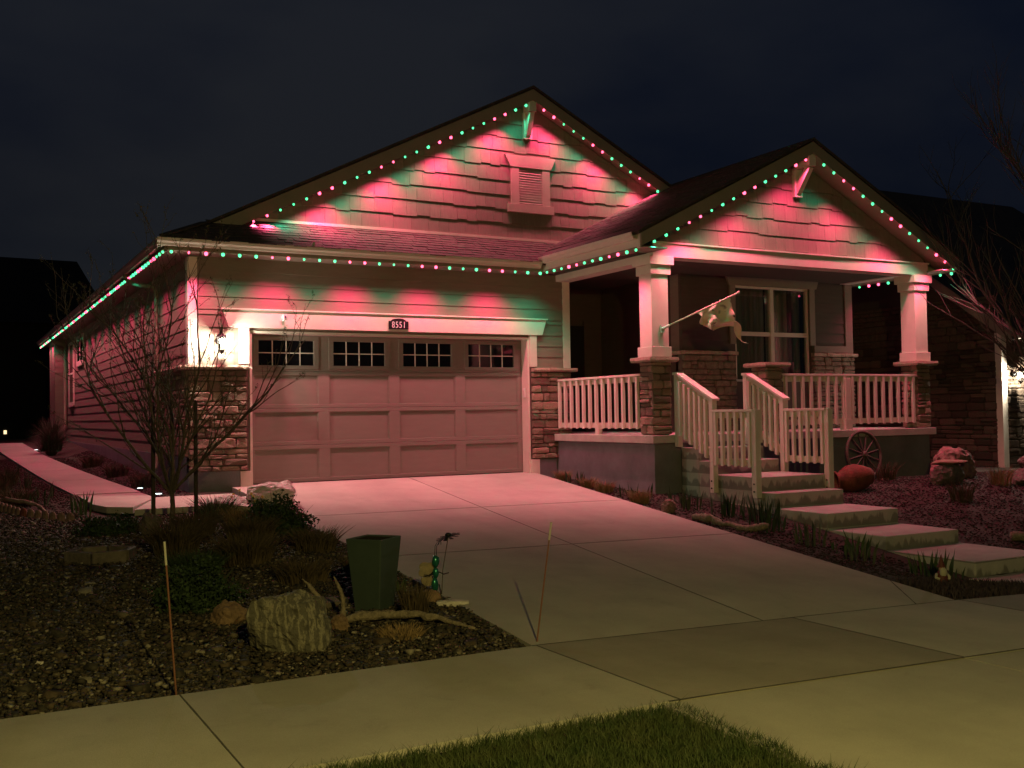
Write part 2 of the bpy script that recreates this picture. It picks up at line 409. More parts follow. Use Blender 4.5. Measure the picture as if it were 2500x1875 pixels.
MB().prism([(5.72, PY+.05, 3.6), (5.72, PY+.05, 3.95), (PX, PY+.05, PZ-.14), (12.08, PY+.05, 3.95), (12.08, PY+.05, 3.6)], (0, .15, 0)).build('gable_wall', 'siding', H)
# window wall of the porch, with an opening for the window
WY = -1.1; WL, WR, WB, WT = 9.02, 10.93, 1.62, 3.47
mb = MB()
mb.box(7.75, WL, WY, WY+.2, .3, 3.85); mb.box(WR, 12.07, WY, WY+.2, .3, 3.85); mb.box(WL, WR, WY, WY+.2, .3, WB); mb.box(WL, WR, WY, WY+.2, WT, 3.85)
mb.build('wall', 'siding_shaded', H)
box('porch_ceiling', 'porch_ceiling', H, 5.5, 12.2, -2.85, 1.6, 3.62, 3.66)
box('foundation_wall', 'foundation', H, WX0+.01, -.12, -.035, .1, -.4, .24)
box('foundation_wall', 'foundation', H, 5.22, WX1-.02, -.035, .1, -.4, .24)
box('foundation_wall', 'foundation', H, WX0-.03, WX0+.1, -.03, 20.4, -.4, .47)

# lap siding boards
def lap(x0, x1, z0, z1, y, face, ex=.2, t=.016, name='siding_board', par=H):
    """boards on a plane; face 'F' (toward -Y at y), 'L' (toward -X at x=y)"""
    z = z0; sm = 'siding_shaded' if y == WY else 'siding'
    while z < z1-.02:
        zt = min(z+ex+.012, z1)
        a, b = (t, .003)
        if face == 'F':
            mb = MB().hexa([(x0, y-a, z), (x1, y-a, z), (x1, y+.01, z), (x0, y+.01, z)], [(x0, y-b, zt), (x1, y-b, zt), (x1, y+.01, zt), (x0, y+.01, zt)])
        else:
            mb = MB().hexa([(y-a, x0, z), (y+.01, x0, z), (y+.01, x1, z), (y-a, x1, z)], [(y-b, x0, zt), (y+.01, x0, zt), (y+.01, x1, zt), (y-b, x1, zt)])
        mb.build(name, sm, par); z += ex
lap(WX0+.13, 5.83, 2.78, 3.56, 0, 'F')
lap(WX0+.13, -.24, 1.90, 2.78, 0, 'F'); lap(5.27, 5.83, 1.90, 2.78, 0, 'F')
lap(.12, 20.45, .47, 3.57, WX0, 'L')
lap(7.95, WL-.16, 2.2, 3.6, WY, 'F'); lap(WR+.16, 11.9, 2.2, 3.6, WY, 'F')
lap(-1.22, WX0, .55, 3.5, 18.7, 'F')
# corner boards and frieze
for a in ((WX0-.03, WX0+.12, -.03, .12, 1.9, 3.58), (5.83, 5.98, -.03, .15, 1.9, 3.58), (WX0-.028, WX0+.1, 20.35, 20.5, .5, 3.58)):
    box('corner_board', 'trim', H, *a, bevel=.004)
box('corner_board', 'siding_shaded', H, 7.72, 7.95, WY-.03, WY+.05, 2.2, 3.7); box('corner_board', 'siding', H, 11.9, 12.10, WY-.03, WY+.05, 2.2, 3.62)
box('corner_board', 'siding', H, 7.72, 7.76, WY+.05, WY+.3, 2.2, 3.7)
box('water_table', 'siding', H, WR+.1, 12.09, WY-.035, WY, 2.20, 2.34)

# stone veneer: irregular blocks, shared variants
def stone_variant(seed):
    r = random.Random(seed); j = lambda a: (r.random()-.5)*a
    ring = [(-.5, -.36), (-.36, -.5), (.36, -.5), (.5, -.36), (.5, .36), (.36, .5), (-.36, .5), (-.5, .36)]
    bk = [Vector((x+j(.05), y+j(.08), 0)) for x, y in ring]
    md = [Vector((p.x, p.y, .62+j(.2))) for p in bk]
    fr = [Vector((p.x*.84+j(.05), p.y*.78+j(.06), 1+j(.35))) for p in bk]
    mb = MB(); mb.v = [tuple(p) for p in bk+md+fr]+[(j(.1), j(.1), 1.05+j(.3))]
    mb.f = [(i, (i+1) % 8, 8+(i+1) % 8, 8+i) for i in range(8)]+[(8+i, 8+(i+1) % 8, 16+(i+1) % 8, 16+i) for i in range(8)]+[(16+i, 16+(i+1) % 8, 24) for i in range(8)]
    return mb.mesh('stone', 'stone')
STONES = [stone_variant(i) for i in range(14)]
NB_STONES = []
for m_ in STONES:
    c_ = m_.copy(); c_.materials[0] = MATS['nb_stone']; NB_STONES.append(c_)
def stones(parent, org, u, n, W, Hh, seed, depth=.05, rows=(.065, .17), wid=(.12, .38), var=None, single=True):
    pool = POOL.setdefault(parent.name, [0, MB(), 'nb_stone' if var else 'stone', parent])
    r = random.Random(seed); u = Vector(u); n = Vector(n); up = Vector((0, 0, 1)); org = Vector(org); z = 0
    while z < Hh-.03:
        h = min(r.uniform(*rows), Hh-z)
        if Hh-z-h < .05: h = Hh-z
        x = 0
        while x < W-.01:
            ww = min(r.uniform(*wid), W-x)
            if W-x-ww < .09: ww = W-x
            parts = [(z, h)] if (h < .12 or r.random() < .7) else [(z, h*.5), (z+h*.5, h*.5)]
            for zz, hh in parts:
                c = org+u*(x+ww/2)+up*(zz+hh/2); d = depth*r.uniform(.6, 1.25)
                m = Matrix((u*(ww-.010), up*(hh-.010), n*d)).transposed().to_4x4(); m.translation = c
                me_ = r.choice(var or STONES)
                if single and pool[0] < 300: pool[0] += 1; inst('stone', me_, m, parent)
                else: pool[1].add([m @ v.co for v in me_.vertices], [tuple(p.vertices) for p in me_.polygons])
            x += ww
        z += h
POOL = {}
def caps(parent, org, u, n, W, z, proj=.11, th=.075, seed=0):
    r = random.Random(seed); u = Vector(u); n = Vector(n); org = Vector(org); x = 0
    while x < W-.01:
        ww = min(r.uniform(.3, .5), W-x)
        if W-x-ww < .15: ww = W-x
        a = org+u*(x+.003); b = org+u*(x+ww-.003); p = proj*r.uniform(.9, 1.1)
        mb = MB(); seg = 4
        for i in range(seg+1):
            q = a.lerp(b, i/seg); e = n*(p+r.uniform(-.012, .012))
            mb.v += [tuple(Vector((q.x, q.y, z))-n*.02), tuple(Vector((q.x, q.y, z+r.uniform(0, .012)))+e*.93), tuple(Vector((q.x, q.y, z+th*.5))+e*1.02), tuple(Vector((q.x, q.y, z+th-r.uniform(0, .01)))+e*.94), tuple(Vector((q.x, q.y, z+th))-n*.02)]
        mb.f = [(i*5+k, i*5+k+1, i*5+5+k+1, i*5+5+k) for i in range(seg) for k in range(4)]+[(4, 3, 2, 1, 0), tuple(seg*5+k for k in range(5))]
        mb.build('cap_stone', 'stone_cap', parent); x += ww
FX = (1, 0, 0); FN = (0, -1, 0); SY = (0, -1, 0); SN = (-1, 0, 0)
# garage left: front and return
box('stone_backing', 'mortar', H, WX0-.03, -.02, -.03, .1, .24, 1.83)
box('stone_backing', 'mortar', H, WX0-.035, WX0+.05, -.028, 2.35, .47, 1.83)
stones(H, (WX0-.03, -.03, .25), FX, FN, .90, 1.57, 1); stones(H, (WX0-.035, 2.35, .48), SY, SN, 2.38, 1.35, 2, single=False)
caps(H, (WX0-.10, -.03, 0), FX, FN, .99, 1.83, seed=1); caps(H, (WX0-.035, 2.38, 0), SY, SN, 2.41, 1.832, seed=2)
# garage right
box('stone_backing', 'mortar', H, 5.12, WX1+.03, -.03, .1, .24, 1.83)
stones(H, (5.13, -.03, .25), FX, FN, .84, 1.57, 3); caps(H, (5.13, -.03, 0), FX, FN, .93, 1.83, seed=3)
# window wall wainscot
box('stone_backing', 'mortar', H, 7.72, WL-.02, WY-.03, WY+.1, .6, 2.12); box('stone_backing', 'mortar', H, WR+.02, 12.10, WY-.03, WY+.1, .6, 2.12)
stones(H, (7.72, WY-.03, .7), FX, FN, WL-.04-7.72, 1.42, 4, single=False); stones(H, (WR+.03, WY-.03, .7), FX, FN, 12.10-WR-.03, 1.42, 5, single=False)
caps(H, (7.70, WY-.03, 0), FX, FN, WL-.02-7.70, 2.12, proj=.08, seed=6); caps(H, (WR+.02, WY-.03, 0), FX, FN, 12.16-WR-.02, 2.12, proj=.08, seed=7)
caps(H, (7.715, WY+.6, 0), SY, SN, .66, 2.121, proj=.05, seed=8)

# garage opening trim
for a in ((-.16, .0, -.05, .06, 1.92, 2.50), (5.10, 5.25, -.05, .06, 1.92, 2.50), (-.16, -.0, -.06, .06, -.12, .235), (5.10, 5.27, -.06, .06, -.06, .235)):
    box('casing', 'trim', H, *a, bevel=.004)
MB().prism([(-.33, -.065, 2.50), (5.36, -.065, 2.50), (5.45, -.065, 2.775), (-.42, -.065, 2.775)], (0, .075, 0)).build('header_trim', 'trim', H)
box('drip_cap', 'trim', H, -.44, 5.47, -.085, .02, 2.777, 2.80)
box('jamb', 'trim', H, 5.06, 5.097, -.03, .26, -.04, 2.452); box('jamb', 'trim', H, .003, .04, -.03, .26, -.04, 2.452); box('jamb', 'trim', H, .04, 5.06, -.02, .26, 2.415, 2.455)
# garage door: four sections by four columns
door = bpy.data.objects.new('garage_door', None); col.objects.link(door); door.parent = H
DX0, DX1, DY = .04, 5.06, .20
cw = (DX1-DX0)/4
for rI in range(4):
    z0, z1 = .01+rI*.604, .01+(rI+1)*.604-.004
    pz0, pz1 = z0+.062, z1-.062
    mb = MB(); mb.box(DX0, DX1, DY, DY+.04, z0, pz0); mb.box(DX0, DX1, DY, DY+.04, pz1, z1)
    for cI in range(5):
        xc = DX0+cI*cw; mb.box(max(DX0, xc-.095 if 0 < cI < 4 else xc-.09), min(DX1, xc+.095 if 0 < cI < 4 else xc+.09), DY+.0005, DY+.0395, pz0, pz1)
    bevel(mb.build('door_section', 'door', door), .004)
    for cI in range(4):
        a = DX0+cI*cw+(.095 if cI else .09); b = DX0+(cI+1)*cw-(.095 if cI < 3 else .09)
        if rI < 3:
            o = MB().hexa([(a, DY+.020, pz0), (b, DY+.020, pz0), (b, DY+.05, pz0), (a, DY+.05, pz0)], [(a, DY+.020, pz1), (b, DY+.020, pz1), (b, DY+.05, pz1), (a, DY+.05, pz1)]).build('panel', 'door', door)
            mb = MB(); g = .016
            for (x0, x1, y0, y1) in ((a, b, pz0, pz0+g), (a, b, pz1-g, pz1), (a, a+g, pz0+g, pz1-g), (b-g, b, pz0+g, pz1-g)): mb.box(x0, x1, DY+.010, DY+.022, y0, y1)
            mb.build('panel_moulding', 'door', door)
        else:
            a += .03; b -= .03; q0, q1 = pz0-.01, pz1+.01
            fr = MB(); g = .045
            for (x0, x1, y0, y1) in ((a-.04, b+.04, q0-.02, q0+g), (a-.04, b+.04, q1-g, q1+.02), (a-.04, a+g, q0+g, q1-g), (b-g, b+.04, q0+g, q1-g)): fr.box(x0, x1, DY-.012, DY+.034, y0, y1)
            fo = bevel(fr.build('window_frame', 'door', door), .006)
            box('window_frame', 'dark_room', door, a, b, DY+.036, DY+.045, q0, q1)
            mu = MB(); xa, xb, za, zb = a+g, b-g, q0+g, q1-g
            for k in range(1, 4): mu.box(xa+(xb-xa)*k/4-.008, xa+(xb-xa)*k/4+.008, DY+.006, DY+.024, za, zb)
            mu.box(xa, xb, DY+.007, DY+.023, (za+zb)/2-.008, (za+zb)/2+.008); mu.build('muntin', 'trim', door)
            for k in range(4):
                for j in range(2):
                    u0 = xa+(xb-xa)*k/4; v0 = za+(zb-za)*j/2
                    box('pane', 'glass_dark', door, u0+.004, u0+(xb-xa)/4-.004, DY+.020, DY+.026, v0+.004, v0+(zb-za)/2-.004)
box('door_seal', 'black_metal', door, DX0, DX1, DY+.002, DY+.038, -.012, .010)

# ---- roofs
def roof(poly, th=.05, m='shingle', name='roof'):
    p = [Vector(q) for q in poly]; return MB().prism(p, (0, 0, -th)).build(name, m, H)
YB = 22.5
def pln(x): return EZ+.5*(x+1.42)
roof([(-1.45, -.52, EZ-.01), (-.62, RY, 4.17), (RX, RY, RZ), (RX, YB, RZ), (-1.45, YB, EZ-.01)])
roof([(RX, RY, RZ), (12.38, RY, RZ-.5*(12.38-RX)), (12.38, YB, RZ-.5*(12.38-RX)), (RX, YB, RZ)])
roof([(-1.45, -.52, EZ-.01), (5.3, -.52, EZ-.01), (6.5, GY+.03, EZ+.5*(GY+.55)), (-.34, GY+.03, EZ+.5*(GY+.55))])
PE0, PE1 = 5.15, 12.53
roof([(PE0, PRY, PZ-.5*(PX-PE0)), (PX, PRY, PZ), (PX, 2.6, PZ), (PE0+1.5, 2.6, PZ-.5*(PX-PE0-1.5)), (PE0, -.5, PZ-.5*(PX-PE0))])
roof([(PX, PRY, PZ), (PE1, PRY, PZ-.5*(PE1-PX)), (PE1, 6, PZ-.5*(PE1-PX)), (PX, 6, PZ)])
# shingle tabs on the slopes seen from the street
def tabs(org, u, v, nrm, inside, W, Hh, seed, ex=.14):
    r = random.Random(seed); org = Vector(org); u = Vector(u).normalized(); v = Vector(v).normalized(); nrm = Vector(nrm).normalized(); mb = MB(); k = 0; y = 0
    while y < Hh:
        x = -r.uniform(0, .2)
        while x < W:
            ww = r.choice((.13, .17, .22, .28)); t = r.uniform(.006, .016); e = ex+r.choice((0, 0, .018))
            c = org+u*(x+ww/2)+v*(y+ex/2)
            if inside(c):
                a = org+u*(x+.003)+v*(y-(e-ex)); b = a+u*(ww-.006); d = a+v*(e+.01); cc = b+v*(e+.01)
                mb.hexa([a, b, cc, d], [a+nrm*t, b+nrm*t, cc+nrm*.003, d+nrm*.003])
            x += ww
        y += ex
    return mb
s5 = math.sqrt(1.25)
tabs((-1.45, -.54, EZ-.008), (1, 0, 0), (0, 1, .5), (0, -.5, 1), lambda c: c.y < GY and c.x > -1.37+(c.y+.52)*1.0 and c.z > PZ-.5*(PX-c.x)-.02, 8, 1.3, 3).build('shingle_courses', 'shingle', H, kind='stuff')
tabs((PE0, PRY+.02, PZ-.5*(PX-PE0)+.002), (0, 1, 0), (1, 0, .5), (-.5, 0, 1), lambda c: (c.y < GY or c.z > 0) and c.z > EZ+.5*(c.y+.52)-.02 and c.z > RZ-.5*(c.x-RX)*(1 if c.y > RY else 99) and c.y < GY, 4.2, 4.12, 4).build('shingle_courses', 'shingle', H, kind='stuff')
tabs((-1.45, -.3, EZ), (0, 1, 0), (1, 0, .5), (-.5, 0, 1), lambda c: (c.y > RY+.25 or c.x < -1.5+(c.y+.52)), 14, 7.6, 5).build('shingle_courses', 'shingle', H, kind='stuff')
MB().bar((-1.36, -.43, EZ+.055), (-.60, .32, 4.195), .18, .03).build('hip_cap', 'shingle', H)
# step flashing at gable foot
box('flashing', 'trim', H, -.28, 6.22, GY-.045, GY-.0, 4.325, 4.375)

# rake fascia boards + soffits
def rake(x0, z0, x1, z1, y, hgt=.235, name='rake_board', dep=.028):
    MB().prism([(x0, y, z0-.02), (x1, y, z1-.02), (x1, y, z1-.02-hgt), (x0, y, z0-.02-hgt)], (0, dep, 0)).build(name, 'fascia', H)
    MB().prism([(x0, y-.02, z0+.018), (x1, y-.02, z1+.018), (x1, y-.02, z1-.03), (x0, y-.02, z0-.03)], (0, .03, 0)).build('drip_edge', 'shingle', H)
rake(-.62, 4.17, RX, RZ, RY); rake(RX, RZ, 8.72, RZ-.5*(8.72-RX), RY)
rake(PE0+.04, PZ-.5*(PX-PE0-.04), PX, PZ, PRY); rake(PX, PZ, PE1-.03, PZ-.5*(PE1-.03-PX), PRY)
def rsoffit(x0, z0, x1, z1, y0, y1): MB().prism([(x0, y0, z0-.235), (x1, y0, z1-.235), (x1, y1, z1-.235), (x0, y1, z0-.235)], (0, 0, .015)).build('soffit', 'soffit', H)
rsoffit(-.15, 4.17+.235, RX, RZ, RY+.028, GY); rsoffit(RX, RZ, 8.8, RZ-.5*(8.8-RX), RY+.028, GY)
rsoffit(PE0+.06, PZ-.5*(PX-PE0-.06), PX, PZ, PRY+.028, PY+.05); rsoffit(PX, PZ, PE1-.05, PZ-.5*(PE1-.05-PX), PRY+.028, PY+.05)
MB().prism([(-.62, RY+.002, 4.17-.02), (-.16, RY+.002, 4.17-.02), (-.16, RY+.002, 4.38-.02)], (0, .02, 0)).build('rake_return', 'trim', H)
box('rake_return', 'soffit', H, -.5, -.05, RY+.03, GY, 4.16, 4.20)

# eave fascia, soffit, gutters
box('fascia_board', 'fascia', H, -1.36, 5.19, -.43, -.40, 3.60, 3.765); box('soffit', 'soffit', H, -1.36, 5.3, -.40, 0, 3.60, 3.615)
box('fascia_board', 'fascia', H, -1.36, -1.33, -.40, 22.4, 3.60, 3.765); box('soffit', 'soffit', H, -1.33, WX0, -.0, 22.4, 3.60, 3.614)
pe = PZ-.5*(PX-PE0)
box('fascia_board', 'trim', H, 5.19, 5.22, PRY+.04, -.40, 3.61, pe-.02); box('soffit', 'soffit', H, 5.22, 5.72, PRY+.04, .0, 3.625, 3.64)
box('fascia_board', 'trim', H, 12.42, 12.45, PRY+.04, 20, 3.61, pe-.02); box('soffit', 'soffit', H, 12.07, 12.42, PRY+.04, 20, 3.625, 3.64)
def gutter(a, b, out, m='gutter'):       # K-style profile along a->b, out = outward dir
    a = Vector(a); b = Vector(b); o = Vector(out); prof = [(0, 0), (0, -.11), (.07, -.11), (.085, -.075), (.11, -.05), (.12, -.012), (.12, 0), (.108, 0), (.108, -.012), (.07, -.1), (.008, -.1), (.008, 0)]
    P = [[tuple(p+o*x+Vector((0, 0, z))) for x, z in prof] for p in (a, b)]; n = len(prof)
    mb = MB(); mb.v = P[0]+P[1]; mb.f = [(i, (i+1) % n, n+(i+1) % n, n+i) for i in range(n)]+[tuple(range(n)), tuple(range(2*n-1, n-1, -1))]
    return mb.build('gutter', m, H)
gutter((-1.48, -.432, EZ-.002), (5.10, -.432, EZ-.002), (0, -1, 0)); gutter((-1.362, -.43, EZ-.003), (-1.362, 22.4, EZ-.003), (-1, 0, 0))
gutter((5.188, PRY+.10, pe-.012), (5.188, -.45, pe-.012), (-1, 0, 0), 'trim'); gutter((12.452, PRY+.06, pe-.012), (12.452, 12, pe-.012), (1, 0, 0))
MB().tube([(-1.42, 3.0, 3.66), (-1.42, 2.98, 3.58), (-1.30, 2.8, 3.46), (-1.02, 2.5, 3.38), (-.985, 2.45, 3.28), (-.985, 2.45, .35), (-1.02, 2.42, .22), (-1.15, 2.3, .14)], .038, 8).build('downspout', 'fascia', H, True)
MB().tube([(-1.42, 18.0, 3.66), (-1.3, 18.0, 3.48), (-1.0, 18.0, 3.38), (-.985, 18.0, 3.2), (-.985, 18.0, .9), (-1.3, 17.9, .62)], .05, 8).build('downspout', 'fascia', H, True)

# gable shakes (each piece clipped at the rake)
def clip(poly, inside, cut):
    out = []
    for i in range(len(poly)):
        a, b = poly[i], poly[(i+1) % len(poly)]; ia, ib = inside(a), inside(b)
        if ia: out.append(a)
        if ia != ib: out.append(cut(a, b))
    return out
def shakes(xc, ztop, y, z0, half, seed, ex=.272, holes=()):
    r = random.Random(seed); z = z0-.02; lim = lambda p: ztop-.5*abs(p[0]-xc)-p[1]
    while z < ztop-.08:
        wv = min(half, (ztop-z)*2); x = xc-wv-.02+r.uniform(0, .1)
        while x < xc+wv:
            ww = r.choice((.2, .26, .34)); drop = r.choice((0, .022)); g = .0018
            a, b = max(x+g, xc-half), min(x+ww-g, xc+half); zb, zt = z-drop, z+ex+.03
            if b-a > .02:
                poly = [(a, zb), (b, zb), (b, zt), (a, zt)]
                if a < xc < b: halves = [[(a, zb), (xc, zb), (xc, zt), (a, zt)], [(xc, zb), (b, zb), (b, zt), (xc, zt)]]
                else: halves = [poly]
                mb = MB()
                for pl in halves:
                    def cut(p, q):
                        l0, l1 = lim(p), lim(q); t = l0/(l0-l1); return (p[0]+(q[0]-p[0])*t, p[1]+(q[1]-p[1])*t)
                    pl = clip(pl, lambda p: lim(p) >= 0, cut)
                    if len(pl) < 3: continue
                    off = lambda zz: .025-.018*(zz-zb)/(zt-zb)
                    n = len(pl); o = len(mb.v)
                    mb.v += [(px, y-off(pz), pz) for px, pz in pl]+[(px, y+.01, pz) for px, pz in pl]
                    mb.f += [tuple(o+i for i in range(n))]+[(o+i, o+n+i, o+n+(i+1) % n, o+(i+1) % n) for i in range(n)]
                if mb.f and not any(a > h[0] and b < h[1] and zb > h[2] and zt < h[3] for h in holes): mb.build('shake', 'shake', H)
            x += ww
        z += ex
shakes(RX, RZ-.25, GY, 4.40, 5.6, 11)
shakes(PX, PZ-.25, PY+.03, 3.84, 3.14, 12)
# gable vent
vx, vy = 5.52, GY-.035
v0, v1 = 5.02, 5.72
vent = MB(); vent.box(vx-.42, vx-.25, vy-.02, vy+.03, v0, v1); vent.box(vx+.25, vx+.42, vy-.02, vy+.03, v0, v1)
vent.box(vx-.25, vx+.25, vy+.02, vy+.03, v0, v1); bevel(vent.build('vent_frame', 'vent', H), .004)
MB().prism([(vx-.44, vy-.028, v1), (vx+.44, vy-.028, v1), (vx+.55, vy-.028, v1+.22), (vx-.55, vy-.028, v1+.22)], (0, .05, 0)).build('vent_head', 'vent', H)
box('vent_sill', 'vent', H, vx-.50, vx+.50, vy-.03, vy+.03, v0-.16, v0, bevel=.004)
for k in range(14):
    z = v0+.025+k*(v1-v0-.04)/14
    MB().hexa([(vx-.25, vy-.014, z), (vx+.25, vy-.014, z), (vx+.25, vy-.006, z), (vx-.25, vy-.006, z)], [(vx-.25, vy+.010, z+.035), (vx+.25, vy+.010, z+.035), (vx+.25, vy+.018, z+.035), (vx-.25, vy+.018, z+.035)]).build('louvre', 'vent', H)
# gable brackets (beam end, knee brace, wall block)
def bracket(x, z, y0, y1):
    m = 'trim'
    MB().box(x-.075, x+.075, y0, y1, z-.20, z).build('bracket_beam', m, H)
    MB().bar((x, y0+.07, z-.2), (x, y1-.02, z-.60), .11, .10, (1, 0, 0)).build('knee_brace', m, H)
    MB().box(x-.09, x+.09, y1-.05, y1+.02, z-.68, z-.18).build('bracket_block', m, H)
bracket(RX, RZ-.26, RY+.03, GY-.03); bracket(PX, PZ-.26, PRY+.03, PY)

# ---- porch
box('porch_beam', 'trim', H, 5.70, 12.10, PY-.02, PY+.28, 3.56, 3.79, bevel=.004)
box('porch_beam', 'trim', H, 5.70, 5.98, PY+.28, -.0, 3.50, 3.63); box('porch_beam', 'trim', H, 11.80, 12.06, PY+.28, -.9, 3.605, 3.66)
box('beam_moulding', 'trim', H, 5.68, 12.12, PY-.045, PY+.02, 3.775, 3.80)
def column(xc, yc):
    a = .165
    box('column_shaft', 'trim', H, xc-a, xc+a, yc-a, yc+a, 2.10, 3.28, bevel=.004)
    box('column_base', 'trim', H, xc-a-.03, xc+a+.03, yc-a-.03, yc+a+.03, 1.945, 2.11, bevel=.005)
    box('column_capital', 'trim', H, xc-a-.035, xc+a+.035, yc-a-.035, yc+a+.035, 3.27, 3.42, bevel=.004)
    box('column_capital', 'trim', H, xc-a-.075, xc+a+.075, yc-a-.075, yc+a+.075, 3.42, 3.558, bevel=.004)
def pier(xc, yc, zt, a=.185, seed=0):
    p = a-.035
    box('pier_core', 'mortar', H, xc-p, xc+p, yc-p, yc+p, .69, zt-.08)
    stones(H, (xc-a, yc-p, .70), FX, FN, 2*a, zt-.08-.70, seed, depth=.04, rows=(.09, .15), wid=(.14, .37)); stones(H, (xc-p, yc+a, .70), SY, SN, 2*a, zt-.08-.70, seed+50, depth=.04, rows=(.10, .16), wid=(.13, .3))
    stones(H, (xc+p, yc-a, .70), (0, 1, 0), (1, 0, 0), 2*a, zt-.78, seed+90, depth=.04, single=False)
    mb = MB(); r = random.Random(seed+5); b = a+.10; ring = []
    for (x0, y0, x1, y1) in ((-b, -b, b, -b), (b, -b, b, b), (b, b, -b, b), (-b, b, -b, -b)):
        for i in range(6): ring.append((x0+(x1-x0)*i/6+r.uniform(-.012, .012), y0+(y1-y0)*i/6+r.uniform(-.012, .012)))
    n = len(ring); mb.v = [(xc+x*.95, yc+y*.95, zt-.08) for x, y in ring]+[(xc+x, yc+y, zt-.05+r.uniform(-.008, .008)) for x, y in ring]+[(xc+x*.98, yc+y*.98, zt-r.uniform(0, .012)) for x, y in ring]
    mb.f = [(i, (i+1) % n, n+(i+1) % n, n+i) for i in range(n)]+[(n+i, n+(i+1) % n, 2*n+(i+1) % n, 2*n+i) for i in range(n)]+[tuple(range(2*n, 3*n)), tuple(range(n-1, -1, -1))]
    mb.build('pier_cap', 'stone_cap', H)
CY = PY+.165
for k, xc in enumerate((5.835, 11.905)): column(xc, CY); pier(xc, CY, 1.945, seed=20+k)
pier(8.17, -2.88, 1.88, seed=30)
# porch floor and foundation
box('porch_foundation', 'foundation', H, 5.66, 12.02, -3.02, 1.6, -.9, .57)
for x0, x1 in ((5.58, 8.7), (8.705, 12.12)):
    for y0, y1 in ((-3.10, -1.25), (-1.245, 1.6)):
        box('porch_slab', 'step', H, x0, x1, y0, y1, .565, .69, bevel=.006)
# entry door in the dark recess
ed = box('entry_door', 'dark_room', H, 6.35, 7.3, 1.56, 1.60, .70, 2.85)
box('door_casing', 'siding_shaded', H, 6.22, 6.35, 1.55, 1.6, .70, 2.95); box('door_casing', 'siding_shaded', H, 7.3, 7.43, 1.55, 1.6, .70, 2.95)

# porch window
win = bpy.data.objects.new('window', None); col.objects.link(win); win.parent = H
mb = MB(); f = .045
mb.box(WL, WR, WY+.02, WY+.10, WB, WB+f); mb.box(WL, WR, WY+.02, WY+.10, WT-f, WT); mb.box(WL, WL+f, WY+.02, WY+.10, WB+f, WT-f); mb.box(WR-f, WR, WY+.02, WY+.10, WB+f, WT-f)
wm = (WL+WR)/2; hm = 2.545
mb.box(wm-.045, wm+.045, WY+.015, WY+.10, WB+f, WT-f); mb.box(WL+f, wm-.045, WY+.025, WY+.10, hm-.04, hm+.04); mb.box(wm+.045, WR-f, WY+.025, WY+.10, hm-.04, hm+.04)
bevel(mb.build('frame', 'trim', win), .004)
for x0, x1 in ((WL+f, wm-.045), (wm+.045, WR-f)):
    for z0, z1 in ((WB+f, hm-.04), (hm+.04, WT-f)):
        box('pane', 'window_glass', win, x0, x1, WY+.060, WY+.064, z0, z1)
def curtain(x0, x1, z0, z1, y, seed):
    r = random.Random(seed); n = int((x1-x0)/.02); mb = MB(); ph = r.uniform(0, 6)
    for i in range(n+1):
        x = x0+(x1-x0)*i/n; yy = y+.03*math.sin(x*38+ph)+.015*math.sin(x*81+1); mb.v += [(x, yy, z0), (x, yy*.8+y*.2, z1)]
    mb.f = [(2*i, 2*i+2, 2*i+3, 2*i+1) for i in range(n)]; return mb.build('curtain', 'curtain', win, True)
curtain(WL+.03, wm-.02, WB, WT, WY+.22, 1); curtain(wm+.02, wm+.55, WB, WT, WY+.22, 2); curtain(wm+.72, WR, WB, WT, WY+.24, 3)
box('interior', 'dark_room', win, WL-.3, WR+.3, WY+.9, WY+.95, WB-.3, WT+.3)
box('window_casing', 'fascia', H, WL-.14, WL, WY-.03, WY+.05, 2.34, WT); box('window_casing', 'fascia', H, WR, WR+.14, WY-.03, WY+.05, 2.34, WT)
MB().prism([(WL-.17, WY-.05, WT), (WR+.17, WY-.05, WT), (WR+.25, WY-.05, WT+.22), (WL-.25, WY-.05, WT+.22)], (0, .07, 0)).build('window_head', 'fascia', H)

# side wall windows
def side_window(y0, y1, z0, z1, split):
    wn = bpy.data.objects.new('side_window', None); col.objects.link(wn); wn.parent = H
    x = WX0-.03; t = .09; mb = MB()
    mb.box(x-.02, x+.02, y0-t, y0, z0-t, z1+t); mb.box(x-.02, x+.02, y1, y1+t, z0-t, z1+t); mb.box(x-.02, x+.02, y0, y1, z1, z1+t); mb.box(x-.03, x+.02, y0, y1, z0-t-.04, z0)
    mb.build('frame', 'trim', wn)
    if split == 'h': box('mullion', 'trim', wn, x-.015, x+.01, y0, y1, (z0+z1)/2-.025, (z0+z1)/2+.025)
    else: box('mullion', 'trim', wn, x-.015, x+.01, (y0+y1)/2-.06, (y0+y1)/2+.06, z0, z1)
    for k in range(2):
        if split == 'h': a = (x-.006, x+.004, y0, y1, z0+(z1-z0)*k/2+.026*k, z0+(z1-z0)*(k+1)/2-.026*(1-k))
        else: a = (x-.006, x+.004, y0+(y1-y0)*k/2+.06*k, y0+(y1-y0)*(k+1)/2-.06*(1-k), z0, z1)
        box('pane', 'glass_dark', wn, *a)
side_window(16.1, 17.2, 1.62, 3.30, 'h'); side_window(13.7, 15.1, 2.72, 3.34, 'v')

